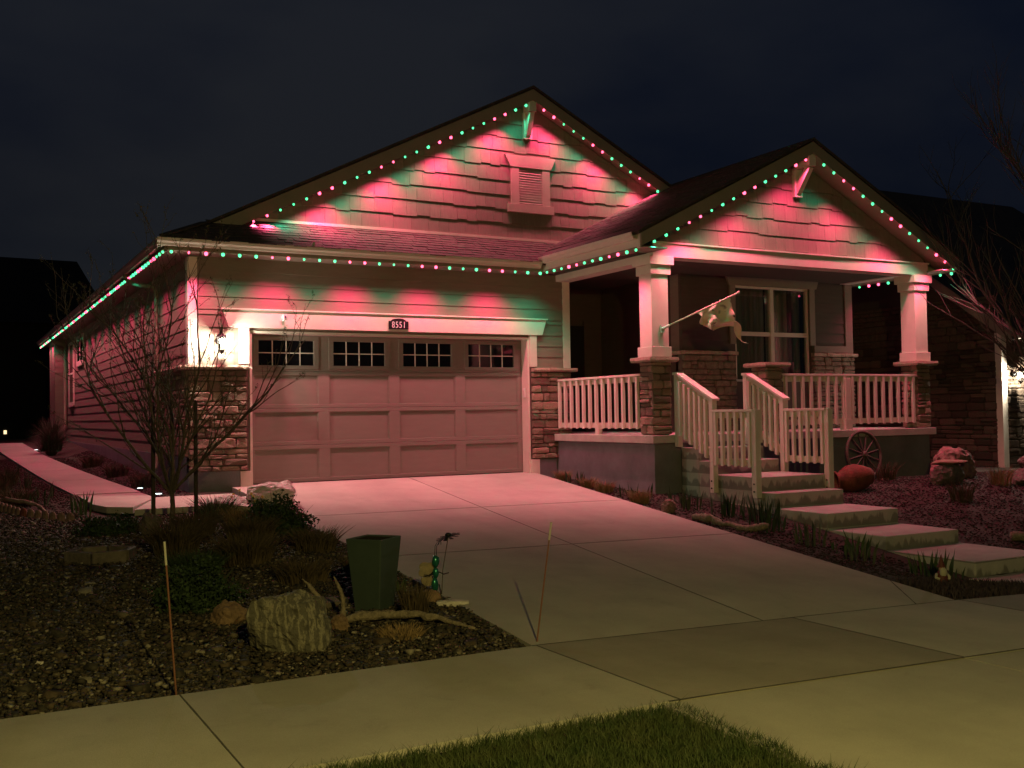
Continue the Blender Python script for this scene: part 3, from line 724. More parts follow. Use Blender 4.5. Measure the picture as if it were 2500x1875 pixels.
# ------------------------------------------------------------------ eave light strips (track + bulbs + their light)
def bulb_mesh(m):
    mb = MB(); mb.lathe([(.0, .025), (.015, .022), (.022, .010), (.024, 0), (.021, -.013), (.012, -.022), (0, -.025)], n=10); return mb.mesh('bulb', m, True)
BULB = {'r': bulb_mesh('red_led'), 'g': bulb_mesh('green_led')}
LD = {}
for k, e, c in (('r', RED_W, RED_C), ('g', GREEN_W, GREEN_C)):
    d = bpy.data.lights.new('led_'+k, 'SPOT'); d.energy = e; d.color = c; d.spot_size = R(116); d.spot_blend = 1.0; d.shadow_soft_size = .02; LD[k] = d
def strip(label, a, b, out, phase=0, sp=.25, aim=(0, 0, -1), power=1.0):
    a = Vector(a); b = Vector(b); t = thing('eave_light_strip', label, 'string lights', a, group='coloured light strips along the eaves')
    mb = MB().bar((0, 0, .035), b-a+Vector((0, 0, .035)), .03, .022); mb.build('light_track', 'fascia', t)
    n = int((b-a).length/sp); rot = Vector((0, 0, -1)).rotation_difference(Vector(aim).normalized()).to_euler()
    LL = LD; pj = random.Random(int(abs(a.x*100+b.y*10)))
    if power != 1:
        LL = {}
        for k in LD: LL[k] = LD[k].copy(); LL[k].energy *= power
    for i in range(n+1):
        p = (b-a)*((i+.15)/(n+.3)); k = 'rrggg'[(i+phase) % 5]
        o = bpy.data.objects.new('bulb', BULB[k]); col.objects.link(o); o.parent = t; o.location = p; e_ = pj.uniform(.75, 1.2); o.scale = (e_, e_, e_)
        lo = bpy.data.objects.new('bulb_light', LL[k]); col.objects.link(lo); lo.parent = t; lo.location = p+Vector((0, 0, -.035)); lo.rotation_euler = rot
    return t
LZ = 3.575
strip('red and green light strip under the long gutter above the garage door', (-1.30, -.43, LZ), (5.16, -.43, LZ), 'y', 4)
strip('light strip running back along the side wall eave beside the concrete path', (-1.37, -.38, LZ), (-1.37, 22.3, LZ), 'x', 2, power=.48)
q = lambda x: RZ-.30-.5*abs(x-RX)
strip('light strip on the long sloping rake of the tall garage gable, above the lower roof', (-.08, RY+.02, q(-.08)), (RX-.12, RY+.02, q(RX-.12)), 'y', 4)
strip('light strip on the rake of the tall gable that runs down to the porch roof', (RX+.2, RY+.02, q(RX+.2)), (8.35, RY+.02, q(8.35)), 'y', 0)
strip('light strip along the short porch gutter between garage and flag column', (5.20, -.50, LZ+.01), (5.20, PRY+.12, LZ+.01), 'x', 2)
q2 = lambda x: PZ-.30-.5*abs(x-PX)
strip('light strip on the porch gable rake above the flag column', (5.42, PRY+.02, q2(5.42)), (PX-.13, PRY+.02, q2(PX-.13)), 'y', 2)
strip('light strip on the porch gable rake that falls toward the neighbouring house', (PX+.22, PRY+.02, q2(PX+.22)), (12.38, PRY+.02, q2(12.38)), 'y', 3)
strip('light strip under the porch eave facing the neighbouring house', (12.43, PRY+.1, LZ+.01), (12.43, 3.0, LZ+.01), 'x', 3, power=.35)

# ------------------------------------------------------------------ steps and railings
steps = thing('front_steps', 'pale concrete front steps with damp stained risers leading up to the porch', 'steps')
SX0, SX1 = 6.12, 7.45
def stain_mat():
    m = mat('step_stained', (.40, .385, .335), .85, .14, 2.5, .3, 90)
    nt = m.node_tree; N = nt.nodes; L = nt.links; b = N['Principled BSDF']; old = b.inputs['Base Color'].links[0].from_socket
    tc = N.new('ShaderNodeTexCoord'); sp = N.new('ShaderNodeSeparateXYZ'); L.new(tc.outputs['Object'], sp.inputs[0])
    def math_(op, a, bb):
        n = N.new('ShaderNodeMath'); n.operation = op
        for i_, v_ in enumerate((a, bb)):
            if isinstance(v_, (int, float)): n.inputs[i_].default_value = v_
            else: L.new(v_, n.inputs[i_])
        return n.outputs[0]
    along = math_('ADD', sp.outputs['X'], sp.outputs['Y'])
    cx = N.new('ShaderNodeCombineXYZ'); L.new(math_('MULTIPLY', along, 7.5), cx.inputs[0]); L.new(math_('MULTIPLY', sp.outputs['Z'], 2.2), cx.inputs[1])
    n1 = N.new('ShaderNodeTexNoise'); n1.inputs['Scale'].default_value = 1.0; n1.inputs['Detail'].default_value = 2.5; n1.inputs['Distortion'].default_value = .4; L.new(cx.outputs[0], n1.inputs['Vector'])
    # damp teeth creep up from the foot of every 0.207 m riser
    fr = math_('FRACT', math_('MULTIPLY', math_('ADD', sp.outputs['Z'], 2.18), 4.83), 0)
    lim = math_('SUBTRACT', math_('MULTIPLY', n1.outputs['Fac'], 2.1), .62)
    mr = N.new('ShaderNodeMapRange'); mr.inputs['From Min'].default_value = -.10; mr.inputs['From Max'].default_value = .10; mr.inputs['To Min'].default_value = .52; mr.inputs['To Max'].default_value = 1
    L.new(math_('SUBTRACT', fr, lim), mr.inputs['Value'])
    ge = N.new('ShaderNodeNewGeometry'); s2 = N.new('ShaderNodeSeparateXYZ'); L.new(ge.outputs['True Normal'], s2.inputs[0])
    mx = math_('MAXIMUM', math_('MULTIPLY', s2.outputs['Z'], .97), mr.outputs[0])
    sc_ = N.new('ShaderNodeVectorMath'); sc_.operation = 'SCALE'; L.new(old, sc_.inputs[0]); L.new(mx, sc_.inputs['Scale']); L.new(sc_.outputs[0], b.inputs['Base Color'])
stain_mat()
for k, (y0, y1, z) in enumerate(((-3.55, -3.11, .49), (-3.90, -3.55, .29), (-4.89, -3.90, .09), (-5.24, -4.89, -.12), (-6.24, -5.24, -.33), (-7.22, -6.24, -.54), (-8.50, -7.22, -.71))):
    e = .002*k
    box('step', 'step_stained', steps, SX0-e, SX1+e, y0, y1-.002, -1.05, z, bevel=.012)
fw = structure('front_walk')
slab(fw, [(5.95, SWB+.02), (7.6, SWB+.02), (7.6, -8.52), (5.95, -8.52)], lambda x, y: interp(y, [SWB, -8.5], [zs(6.8)+.01, -.885]), th=.08)

def rail_run(root, p0, p1, top, bot, side, n, pw=.05, cap=.14):
    """one straight railing panel: pickets screwed on the outer face of two rails"""
    p0 = Vector(p0); p1 = Vector(p1); d = (p1-p0); dh = Vector((d.x, d.y, 0)); un = dh.normalized(); o = Vector(side)
    T = lambda z: Vector((0, 0, z))
    bevel(MB().bar(p0+T(top-.02), p1+T(top-.02), cap, .038).build('top_rail', 'trim', root), .004)
    MB().bar(p0+T(top-.085)-o*.0, p1+T(top-.085)-o*.0, .04, .09).build('upper_stringer', 'trim', root)
    MB().bar(p0+T(bot+.05), p1+T(bot+.05), .04, .09).build('lower_stringer', 'trim', root)
    for i in range(n):
        t = (i+.5)/n; p = p0.lerp(p1, t)+o*(.02+pw/2); a, b = bot-.01, top-.045; h = pw/2
        q = [p-un*h-o*h, p+un*h-o*h, p+un*h+o*h, p-un*h+o*h]
        s0 = .02
        mb = MB().hexa([c+T(a+(s0 if j in (0, 1) else 0.0)) for j, c in enumerate(q)], [c+T(b) for c in q])
        mb.build('picket', 'trim', root)
def post(root, x, y, z0, z1, w=.09):
    bevel(MB().box(x-w/2, x+w/2, y-w/2, y+w/2, z0, z1).build('post', 'trim', root), .005)
rl = thing('porch_railing', 'white picket railing on the porch slab between garage wall and flag column', 'railing', group='white picket railings')
rail_run(rl, (5.72, -2.66, 0), (5.72, -.02, 0), 1.69, .80, (-1, 0, 0), 13); box('support_block', 'trim', rl, 5.64, 5.72, -1.44, -1.34, .69, .86)
rl = thing('porch_railing', 'long white picket railing on the porch above the wagon wheel', 'railing', group='white picket railings')
rail_run(rl, (8.36, -2.97, 0), (11.71, -2.97, 0), 1.69, .80, (0, -1, 0), 17); box('support_block', 'trim', rl, 9.82, 9.98, -3.07, -2.93, .69, .88); post(rl, 9.9, -3.005, .86, 1.62, .12)
def stair_rail(label, x, sgn):
    t = thing('stair_railing', label, 'railing', group='white picket railings')
    ou = (sgn, 0, 0)
    post(t, x, -3.13, .50, 1.65); post(t, x, -3.98, -.18, 1.26); post(t, x, -4.93, -.20, 1.07, .10)
    MB().bar((x, -3.08, 1.67), (x, -3.2, 1.67), .14, .04).build('top_rail', 'trim', t)
    bevel(MB().bar((x, -3.18, 1.665), (x, -4.06, 1.235), .14, .038).build('top_rail', 'trim', t), .004)
    MB().bar((x, -3.17, 1.585), (x, -3.94, 1.205), .04, .10).build('upper_stringer', 'trim', t); MB().bar((x, -3.17, .83), (x, -3.94, .42), .04, .10).build('lower_stringer', 'trim', t)
    for i in range(6):
        y = -3.24-i*.125; zc = 1.60-(-3.13-y)*.489; zb = .72-(-3.13-y)*.51; p = x+sgn*.047
        MB().hexa([(p-.025, y-.025, zb), (p+.025, y-.025, zb), (p+.025, y+.025, zb+.02), (p-.025, y+.025, zb+.02)], [(p-.025, y-.025, zc-.01), (p+.025, y-.025, zc-.01), (p+.025, y+.025, zc+.01), (p-.025, y+.025, zc+.01)]).build('picket', 'trim', t)
    rail_run(t, (x, -4.93, 0), (x, -4.02, 0), 1.085, .25, ou, 6)
    for y in (-3.98, -4.93):
        for z in (.0, -.11) if sgn < 0 else (): MB().tube([(x+sgn*.045, y, z), (x+sgn*.058, y, z)], .013, 8).build('bolt', 'black_metal', t)
stair_rail('white picket railing down the steps beside the flag column', 6.06, -1)
stair_rail('white picket railing down the steps beside the short stone pier', 7.49, -1)

# ------------------------------------------------------------------ things fixed to the house
def lantern(label, x, y, z, power, grp):
    t = thing('wall_lantern', label, 'wall lamp', (x, y, z), group=grp)
    MB().lathe([(0, -.02), (.055, -.02), (.06, 0), (.05, .02), (0, .03)], n=14, mtx=Matrix.Rotation(R(90), 4, 'X')).build('back_plate', 'black_metal', t, True).location = (0, .13, .02)
    MB().tube([(0, .13, .05), (0, .08, .16), (0, .02, .22), (0, -.0, .19), (0, 0, .15)], .009, 8).build('arm', 'black_metal', t, True)
    MB().lathe([(0, .17), (.015, .16), (.02, .13), (.05, .115), (.085, .075), (.087, .068), (0, .075)], n=8).build('hood', 'black_metal', t)
    for k in range(4):
        a = R(45+90*k); MB().tube([(.07*math.cos(a), .07*math.sin(a), .07), (.05*math.cos(a), .05*math.sin(a), -.13)], .005, 6).build('cage_bar', 'black_metal', t)
    MB().lathe([(0, -.20), (.02, -.185), (.025, -.16), (.055, -.145), (.055, -.13), (0, -.13)], n=8).build('base', 'black_metal', t)
    MB().lathe([(0, .055), (.022, .045), (.034, .01), (.026, -.03), (.014, -.06), (0, -.065)], n=14).build('bulb', 'lamp_bulb', t, True)
    d = bpy.data.lights.new('lantern_light', 'POINT'); d.energy = power; d.color = (1, .90, .70); d.shadow_soft_size = .04
    o = bpy.data.objects.new('lantern_light', d); col.objects.link(o); o.parent = t; o.location = (0, -.045, -.01)
    return t
lantern('black caged wall lantern glowing white beside the garage door', -.47, -.17, 2.26, LANTERN_W, None)
# house number plaque
t = thing('house_number_plaque', 'black arched plaque reading 8551 on the garage header', 'house number', (2.53, -.07, 2.62))
pl = [(-.18, -.085), (.18, -.085), (.18, .055), (.135, .055)]+[(.135*math.cos(a), .055+.045*math.sin(a)) for a in np.linspace(.0, math.pi, 11)][1:-1]+[(-.135, .055), (-.18, .055)]
MB().prism([(x, 0, z) for x, z in pl], (0, -.014, 0)).build('plate', 'plaque', t)
for i, ch in enumerate('8551'):
    cu = bpy.data.curves.new('digit', 'FONT'); cu.body = ch; cu.size = .155; cu.extrude = .002; cu.align_x = 'CENTER'
    to = bpy.data.objects.new('digit', cu); col.objects.link(to)
    me = bpy.data.meshes.new_from_object(to); bpy.data.objects.remove(to); me.materials.clear(); me.materials.append(MATS['sign_white'])
    o = bpy.data.objects.new('digit', me); col.objects.link(o); o.parent = t; o.rotation_euler = (R(90), 0, 0); o.location = (-.10+i*.0665, -.0165, -.062); o.scale = (.72, 1, 1)
# security camera
t = thing('security_camera', 'small white security camera on the header beside the lantern', 'camera', (.53, -.08, 2.66))
MB().box(-.03, .03, -.01, .02, -.04, .04).build('mount', 'white_paint', t)
MB().tube([(0, -.0, .0), (.01, -.05, .0)], .012, 8).build('arm', 'white_paint', t)
bevel(MB().box(-.026, .034, -.13, -.045, -.05, .055).build('body', 'white_paint', t), .012, 3)
MB().tube([(.004, -.13, .01), (.004, -.137, .01)], .016, 12).build('lens', 'purple_glass', t)
# keypad on the jamb
t = thing('door_keypad', 'small white keypad on the garage door jamb', 'keypad', (5.055, .09, 1.45))
bevel(MB().box(-.02, .003, -.035, .035, -.085, .085).build('case', 'white_paint', t), .006); MB().box(-.024, -.019, -.026, .026, -.05, .045).build('cover', 'trim', t)
# roof vent stub on skirt roof edge
t = thing('gutter_spike', 'small pale splash guard standing on the gutter above the garage', 'gutter guard', (.92, -.47, 3.77))
MB().hexa([(-.035, -.02, -.03), (.035, -.02, -.03), (.035, .0, -.03), (-.035, .0, -.03)], [(-.005, -.015, .085), (.02, -.015, .085), (.02, .0, .085), (-.005, .0, .085)]).build('guard', 'gutter', t)
# flag
A = Vector((5.86, -3.03, 2.40)); B = Vector((6.93, -3.60, 2.95))
t = thing('flag', 'pale flag blowing from a wooden pole on the porch column', 'flag', A)
d = B-A
MB().tube([(0, 0, 0), tuple(d)], .0135, 10).build('pole', 'pole', t, True)
MB().blob(tuple(d*1.012), .026, .026, .026, 1, 2, 0).build('finial', 'pole', t, True)
mb = MB(); mb.box(-.035, .035, -.005, .025, -.07, .06); mb.tube([tuple(-d*.01), tuple(d*.085)], .022, 10); mb.build('bracket', 'white_paint', t)
rr = random.Random(3); nu, nv = 26, 30; Vv = []
for j in range(nv+1):
    v = j/nv
    for i in range(nu+1):
        u = i/nu
        s = .46+.44*u
        base = d*s
        hang = .70*v*(.40+.80*u)
        p = base+Vector((.34*v*v*(.3+u)+.10*v*math.sin(u*9+v*2), -.05*math.sin(u*14+v*5)*min(1, v*3)-.07*v*math.sin(v*9+u*4), -hang*(.92-.25*math.sin(u*3.1))))
        p += Vector((.05*math.sin(v*11+u*6)*v, .05*math.sin(v*13-u*8)*v, .05*math.sin(v*8+u*11)*v))
        if v < .02: p += Vector((0, 0, -.012))
        Vv.append(tuple(p))
mb = MB(); mb.v = Vv; k = nu+1; mb.f = [(j*k+i, j*k+i+1, (j+1)*k+i+1, (j+1)*k+i) for j in range(nv) for i in range(nu)]
o = mb.build('cloth', 'flag_cloth', t, True); sdm = o.modifiers.new('s', 'SOLIDIFY'); sdm.thickness = .003
for k in range(5): MB().tube([tuple(d*(.46+.105*k-.008)), tuple(d*(.46+.105*k+.008))], .021, 8).build('flag_ring', 'pole', t)

# ------------------------------------------------------------------ street lamp behind the camera (its shadows fall up the drive)
t = thing('street_lamp', 'short black post street lamp with open shade at the kerb', 'street lamp', (-3.35, -18.2, -.95))
t.location.y = -18.2
MB().lathe([(.16, 0), (.16, .12), (.09, .3), (.06, .5), (.05, 4.15)], n=14).build('post', 'black_metal', t, True)
MB().tube([(0, 0, 4.1), (0, .1, 4.5), (0, .45, 4.55)], .03, 8).build('arm', 'black_metal', t, True)
MB().lathe([(.02, 4.62), (.10, 4.58), (.24, 4.5), (.25, 4.49), (.0, 4.53)], c=(0, .45, 0), n=20).build('shade', 'black_metal', t, True)
d = bpy.data.lights.new('street_light', 'POINT'); d.energy = STREET_W; d.color = STREET_C; d.shadow_soft_size = .045
o = bpy.data.objects.new('street_light', d); col.objects.link(o); o.parent = t; o.location = (0, .45, 4.36)
d = bpy.data.lights.new('street_light_reflector', 'SPOT'); d.energy = STREET_W*.75; d.color = STREET_C; d.shadow_soft_size = .045; d.spot_size = R(160); d.spot_blend = .6
o = bpy.data.objects.new('street_light_reflector', d); col.objects.link(o); o.parent = t; o.location = (0, .45, 4.36)

# ------------------------------------------------------------------ neighbours
nb = thing('neighbour_house', 'dark stone-clad house with lit wall lamp beyond the porch', 'house')
NX, NY = 15.0, -2.40
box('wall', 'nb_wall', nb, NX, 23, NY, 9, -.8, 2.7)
MB().prism([(NX, NY, 2.7), (NX, 3.2, 2.7), (NX, 3.2, 2.7+.72*5.6)], (8, 0, 0)).build('wall', 'nb_wall', nb)
MB().prism([(NX-.25, NY-.45, 2.40), (NX-.25, 3.2, 2.40+.72*6.05), (NX-.25, 3.2, 2.58+.72*6.05), (NX-.25, NY-.45, 2.58)], (8.6, 0, 0)).build('roof', 'shingle', nb)
MB().prism([(NX-.28, NY-.45, 2.34), (NX-.28, 3.2, 2.34+.72*6.05), (NX-.28, 3.2, 2.56+.72*6.05), (NX-.28, NY-.45, 2.56)], (.03, 0, 0)).build('rake_board', 'fascia', nb)
box('gutter', 'trim', nb, NX-.2, 23, NY-.58, NY-.45, 2.44, 2.55)
box('corner_board', 'trim', nb, NX-.03, NX+.13, NY-.03, NY+.12, -.35, 2.6)
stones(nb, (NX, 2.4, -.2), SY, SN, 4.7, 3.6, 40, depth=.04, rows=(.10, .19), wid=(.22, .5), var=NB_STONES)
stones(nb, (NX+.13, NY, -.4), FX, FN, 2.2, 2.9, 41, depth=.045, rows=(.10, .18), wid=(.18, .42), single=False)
box('upper_wall', 'nb_wall', nb, 17.5, 27, 3.0, 9, 2.5, 6.35)
MB().prism([(17.0, 2.5, 6.2), (17.0, 6.2, 7.75), (17.0, 9.9, 6.2)], (10, 0, 0)).build('upper_roof', 'shingle', nb)
box('upper_fascia', 'fascia', nb, 17.0, 27, 2.46, 2.5, 6.08, 6.26)
box('window_casing', 'trim', nb, 21.55, 23.6, 2.95, 3.0, 3.9, 5.85); box('window', 'glass_dark', nb, 21.8, 23.4, 2.93, 2.95, 4.1, 5.55)
for nm_, (n_, mb_, mt_, pa_) in POOL.items():
    if mb_.v: mb_.build('stone_facing', mt_, pa_, kind='stuff')
lantern('bright wall lantern on the stone front of the neighbouring house', 15.30, -2.62, 1.72, 240, None)
lb = thing('rear_house', 'black silhouetted house with hipped roof behind the side path', 'house')
box('wall', 'nb_dark', lb, -14, .4, 27, 36, .0, 4.9)
MB().hexa([(-14.5, 26.5, 4.8), (1.6, 26.5, 4.8), (1.6, 36.5, 4.8), (-14.5, 36.5, 4.8)], [(-11, 29.5, 7.75), (.55, 29.5, 7.62), (.55, 33, 7.62), (-11, 33, 7.75)]).build('roof', 'nb_dark', lb)
box('window', 'far_window', lb, -2.28, -2.18, 26.97, 27, .62, .76)
box('window', 'nb_dark', lb, -6, -4.5, 26.95, 27, 1.2, 2.6)

# ------------------------------------------------------------------ vegetation helpers
rng = np.random.default_rng(5)
def rotmats(n, tilt=None):
    q = rng.normal(size=(n, 4)); q /= np.linalg.norm(q, axis=1)[:, None]
    a, b, c, d = q.T
    return np.stack([np.stack([1-2*(c*c+d*d), 2*(b*c-a*d), 2*(b*d+a*c)], -1), np.stack([2*(b*c+a*d), 1-2*(b*b+d*d), 2*(c*d-a*b)], -1), np.stack([2*(b*d-a*c), 2*(c*d+a*b), 1-2*(b*b+c*c)], -1)], 1)
CUBE = np.array([(-1, -1, -1), (1, -1, -1), (1, 1, -1), (-1, 1, -1), (-1, -1, 1), (1, -1, 1), (1, 1, 1), (-1, 1, 1)], float)
CF = np.array([(0, 3, 2, 1), (4, 5, 6, 7), (0, 1, 5, 4), (1, 2, 6, 5), (2, 3, 7, 6), (3, 0, 4, 7)])
def pebbles(name, P, size, m, flat=.6, **kw):
    n = len(P); sh = CUBE[None]*rng.uniform(.45, 1, (n, 8, 3)); sh[:, :, 2] *= flat
    R_ = rotmats(n)
    yaw = rng.uniform(0, 6.28, n); tl = rng.normal(0, .35, n); c, s = np.cos(yaw), np.sin(yaw); ct, st = np.cos(tl), np.sin(tl); z0 = np.zeros(n); o1 = np.ones(n)
    Rz = np.stack([np.stack([c, -s, z0], -1), np.stack([s, c, z0], -1), np.stack([z0, z0, o1], -1)], 1)
    Rx = np.stack([np.stack([o1, z0, z0], -1), np.stack([z0, ct, -st], -1), np.stack([z0, st, ct], -1)], 1)
    V = np.einsum('nij,nvj->nvi', Rz@Rx, sh*size[:, None, None])+P[:, None, :]
    F = (CF[None]+(np.arange(n)*8)[:, None, None]).reshape(-1, 4)
    ms = m if isinstance(m, tuple) else (m,)
    o = npmesh(name, V.reshape(-1, 3), F, ms[0], **kw)
    if len(ms) > 1:
        for q in ms[1:]: o.data.materials.append(MATS[q])
        o.data.polygons.foreach_set('material_index', np.repeat(rng.choice(len(ms), n, p=[.50, .30, .14, .06]), 6).astype(np.int32))
    return o
def blades(name, P, h, w, lean, m, parent=None, curve=.5, **kw):
    """P base points (n,3); lean (n,2) horizontal offset of tip per unit height"""
    n = len(P); a = rng.uniform(0, 6.28, n); sx = np.stack([np.cos(a), np.sin(a), np.zeros(n)], -1)*(w/2)[:, None]
    L3 = np.concatenate([lean*h[:, None], np.zeros((n, 1))], 1); up = np.array([0, 0, 1.])
    mid = P+L3*curve*.5+up*(h*.55)[:, None]; tip = P+L3+up*h[:, None]
    V = np.stack([P-sx, P+sx, mid+sx*.8, mid-sx*.8, tip], 1).reshape(-1, 3); o = (np.arange(n)*5)[:, None]
    F = np.concatenate([o+np.array([0, 1, 2]), o+np.array([0, 2, 3]), o+np.array([3, 2, 4])], 0)
    return npmesh(name, V, F, m, parent, **kw)
def leaves(name, P, size, m, parent=None, **kw):
    n = len(P); R_ = rotmats(n); q = np.array([(-.5, 0, 0), (0, -.28, .06), (.6, 0, 0), (0, .28, .06)])
    V = np.einsum('nij,vj->nvi', R_, q)*size[:, None, None]+P[:, None, :]
    return npmesh(name, V.reshape(-1, 3), (np.arange(n)*4)[:, None]+np.array([0, 1, 2, 3]), m, parent, **kw)
def dome(n, rx, ry, h, inner=.55):
    u = rng.normal(size=(n, 3)); u[:, 2] = np.abs(u[:, 2]); u /= np.linalg.norm(u, axis=1)[:, None]; r = rng.uniform(inner, 1.08, n)[:, None]*(1+.10*np.sin(u[:, :1]*9+u[:, 1:2]*7)+.14*np.sin(u[:, :1]*4+u[:, 2:]*13)+.08*np.sin(u[:, 1:2]*23))
    return u*r*np.array([rx, ry, h])
def tuft(name, label, cat, x, y, r, h, n, m, spread=.6, w=.008, grp=None):
    z = gz(x, y); t = thing(name, label, cat, (x, y, z-.01), group=grp); a = rng.uniform(0, 6.28, n); rr = r*np.sqrt(rng.uniform(0, 1, n))*.6
    P = np.stack([rr*np.cos(a), rr*np.sin(a), np.zeros(n)], -1); hh = h*rng.uniform(.55, 1.1, n)
    b = a+rng.normal(0, .5, n); sp = spread*(.25+rr/r)*rng.uniform(.4, 1.3, n)
    blades('blades', P, hh, np.full(n, w), np.stack([np.cos(b)*sp, np.sin(b)*sp], -1), m, t)
    MB().blob((0, 0, 0), r*.45, r*.45, .05, 3, 2, .2).build('crown', 'dry_brown', t, True)
    return t
def shrub(name, label, x, y, rx, ry, h, n, m, leaf=.03, spikes=0, grp=None, core='leaf_dark'):
    z = gz(x, y); t = thing(name, label, 'shrub', (x, y, z-.015), group=grp)
    P = dome(n, rx, ry, h); leaves('foliage', P, rng.uniform(.6, 1.5, n)*leaf, m, t, kind='stuff')
    MB().blob((0, 0, h*.25), rx*.62, ry*.62, h*.42, n % 17, 3, .2).build('inner_branches', core, t, True)
    if spikes:
        Q = dome(spikes, rx*.8, ry*.8, h*.8); lean = Q[:, :2]/max(rx, ry)*.8
        blades('shoots', Q, rng.uniform(.5, 1.2, spikes)*h*.45, np.full(spikes, .007), lean, m, t, kind='stuff')
    return t
def iris(name, label, x, y, h, n, m='leaf_green', spread=.12, cat='plant', grp=None):
    z = gz(x, y); t = thing(name, label, cat, (x, y, z-.01), group=grp)
    for i in range(n):
        a = rnd.uniform(0, 6.28); r = rnd.uniform(0, spread); px, py = r*math.cos(a), r*math.sin(a); hh = h*rnd.uniform(.6, 1.1); b = rnd.uniform(0, 6.28); wd = rnd.uniform(.022, .042)
        lx, ly = math.cos(a)*rnd.uniform(0, .35)*hh, math.sin(a)*rnd.uniform(0, .35)*hh; dx, dy = math.cos(b)*wd/2, math.sin(b)*wd/2; mb = MB(); e = .004
        mb.v = [(px-dx*.6, py-dy*.6, 0), (px+dx*.6, py+dy*.6, 0), (px+lx*.35+dx, py+ly*.35+dy, hh*.55), (px+lx*.35-dx, py+ly*.35-dy, hh*.55), (px+lx, py+ly, hh), (px+dy*.2, py-dx*.2, hh*.02), (px+lx*.35+dy*.25, py+ly*.35-dx*.25, hh*.55)]
        mb.f = [(0, 5, 6, 3), (5, 1, 2, 6), (3, 6, 4), (6, 2, 4), (1, 0, 3, 2), (2, 3, 4)]
        mb.build('leaf', m, t)
    return t
def rock(name, label, x, y, rx, ry, rz, m, seed, rot=0, sink=.25, rough=.2, flat=.8, sub=3, tilt=(0, 0)):
    t = hull((0, 0, 0), rx, ry, rz, seed, 22, 2, .16).build(name, m)
    t.location = (x, y, gz(x, y)+rz*(1-2*sink)*.7); t.rotation_euler = (tilt[0], tilt[1], rot); return tag(t, label, 'rock')
def hull(c, rx, ry, rz, seed, n=26, cuts=2, amp=.05, box=.75, sm=.35):
    r = random.Random(seed); bm = bmesh.new()
    for i in range(n):
        d = Vector((r.gauss(0, 1), r.gauss(0, 1), r.gauss(0, 1))).normalized(); k = 1/max(abs(d.x), abs(d.y), abs(d.z)); d *= (1-box)+box*k*r.uniform(.82, 1)
        bm.verts.new((d.x*rx, d.y*ry, d.z*rz))
    g = bmesh.ops.convex_hull(bm, input=bm.verts); bmesh.ops.delete(bm, geom=[v for v in bm.verts if not v.link_faces], context='VERTS')
    from mathutils import noise
    bmesh.ops.triangulate(bm, faces=list(bm.faces))
    for it in range(cuts+1):
        ln = min(rx, ry, rz)*(.9, .42, .22, .15)[it]
        bmesh.ops.subdivide_edges(bm, edges=[e for e in bm.edges if e.calc_length() > ln], cuts=1); bmesh.ops.triangulate(bm, faces=list(bm.faces))
        bmesh.ops.smooth_vert(bm, verts=list(bm.verts), factor=sm, use_axis_x=True, use_axis_y=True, use_axis_z=True)
    bm.normal_update(); sz_ = min(rx, ry, rz)
    for v in bm.verts:
        q = v.co/sz_*1.6+Vector((seed, seed*.3, 0)); v.co += v.normal*sz_*amp*(noise.noise(q)*1.2+noise.noise(q*3)*.7+noise.noise(q*8)*.35)
    mb = MB(); bm.verts.index_update(); mb.v = [tuple(v.co+Vector(c)) for v in bm.verts]; mb.f = [tuple(v.index for v in f.verts) for f in bm.faces]; bm.free(); return mb
def branchy(t, base, h, spread, seed, m='bark', fork=.15, r0=.03, nmain=7, budm='bud', lean=(0, 0), depth=3, trunk_r=None, bud_n=3):
    """bare tree: short trunk, rising limbs, twigs with buds"""
    r = random.Random(seed); tr = MB(); lim = MB(); buds = []
    top = Vector((lean[0]*.2, lean[1]*.2, fork)); tr.tube([(0, 0, -.1), (0, 0, 0), tuple(top*.5+Vector((.01, 0, 0))), tuple(top)], [r0*1.5, r0*1.25, r0*1.08, r0], 10); tr.build('trunk', m, t, True)
    def grow(p, d, ln, rad, lev, mb):
        n = max(3, int(ln/.12)); pts = [p.copy()]; rs = [rad]; q = p.copy()
        for i in range(n):
            d = (d+Vector((r.gauss(0, .09), r.gauss(0, .09), r.gauss(.035, .05)))).normalized(); q = q+d*ln/n; pts.append(q.copy()); rs.append(rad*(1-.75*(i+1)/n)+.0012)
            if lev < depth and i > 0 and r.random() < (.62 if lev == 0 else .42):
                a = r.uniform(0, 6.28); dd = (d+Vector((math.cos(a), math.sin(a), r.uniform(-.1, .5)))*r.uniform(.45, .8)).normalized()
                grow(q, dd, ln*r.uniform(.28, .5)*(1-.4*i/n), rs[-1]*.62, lev+1, mb)
            for _ in range(bud_n):
                if lev > 0 and r.random() < .5: buds.append(tuple(q+Vector((r.gauss(0, .012), r.gauss(0, .012), r.gauss(0, .012)))))
        mb.tube(pts, rs, 5 if lev else 7, False)
    for k in range(nmain):
        a = 2*math.pi*k/nmain+r.uniform(-.3, .3); inc = r.uniform(.15, .62) if k else .05
        d = Vector((math.cos(a)*inc*spread+lean[0]*.3, math.sin(a)*inc*spread+lean[1]*.3, 1)).normalized(); mb = MB()
        grow(top*r.uniform(.8, 1), d, h*r.uniform(.75, 1.02)*(1-.25*inc), r0*r.uniform(.45, .7), 0, mb); mb.build('limb', m, t, True)
    if buds and budm:
        P = np.array(buds); leaves('buds', P, rng.uniform(.012, .028, len(P)), budm, t, kind='stuff')
    return t

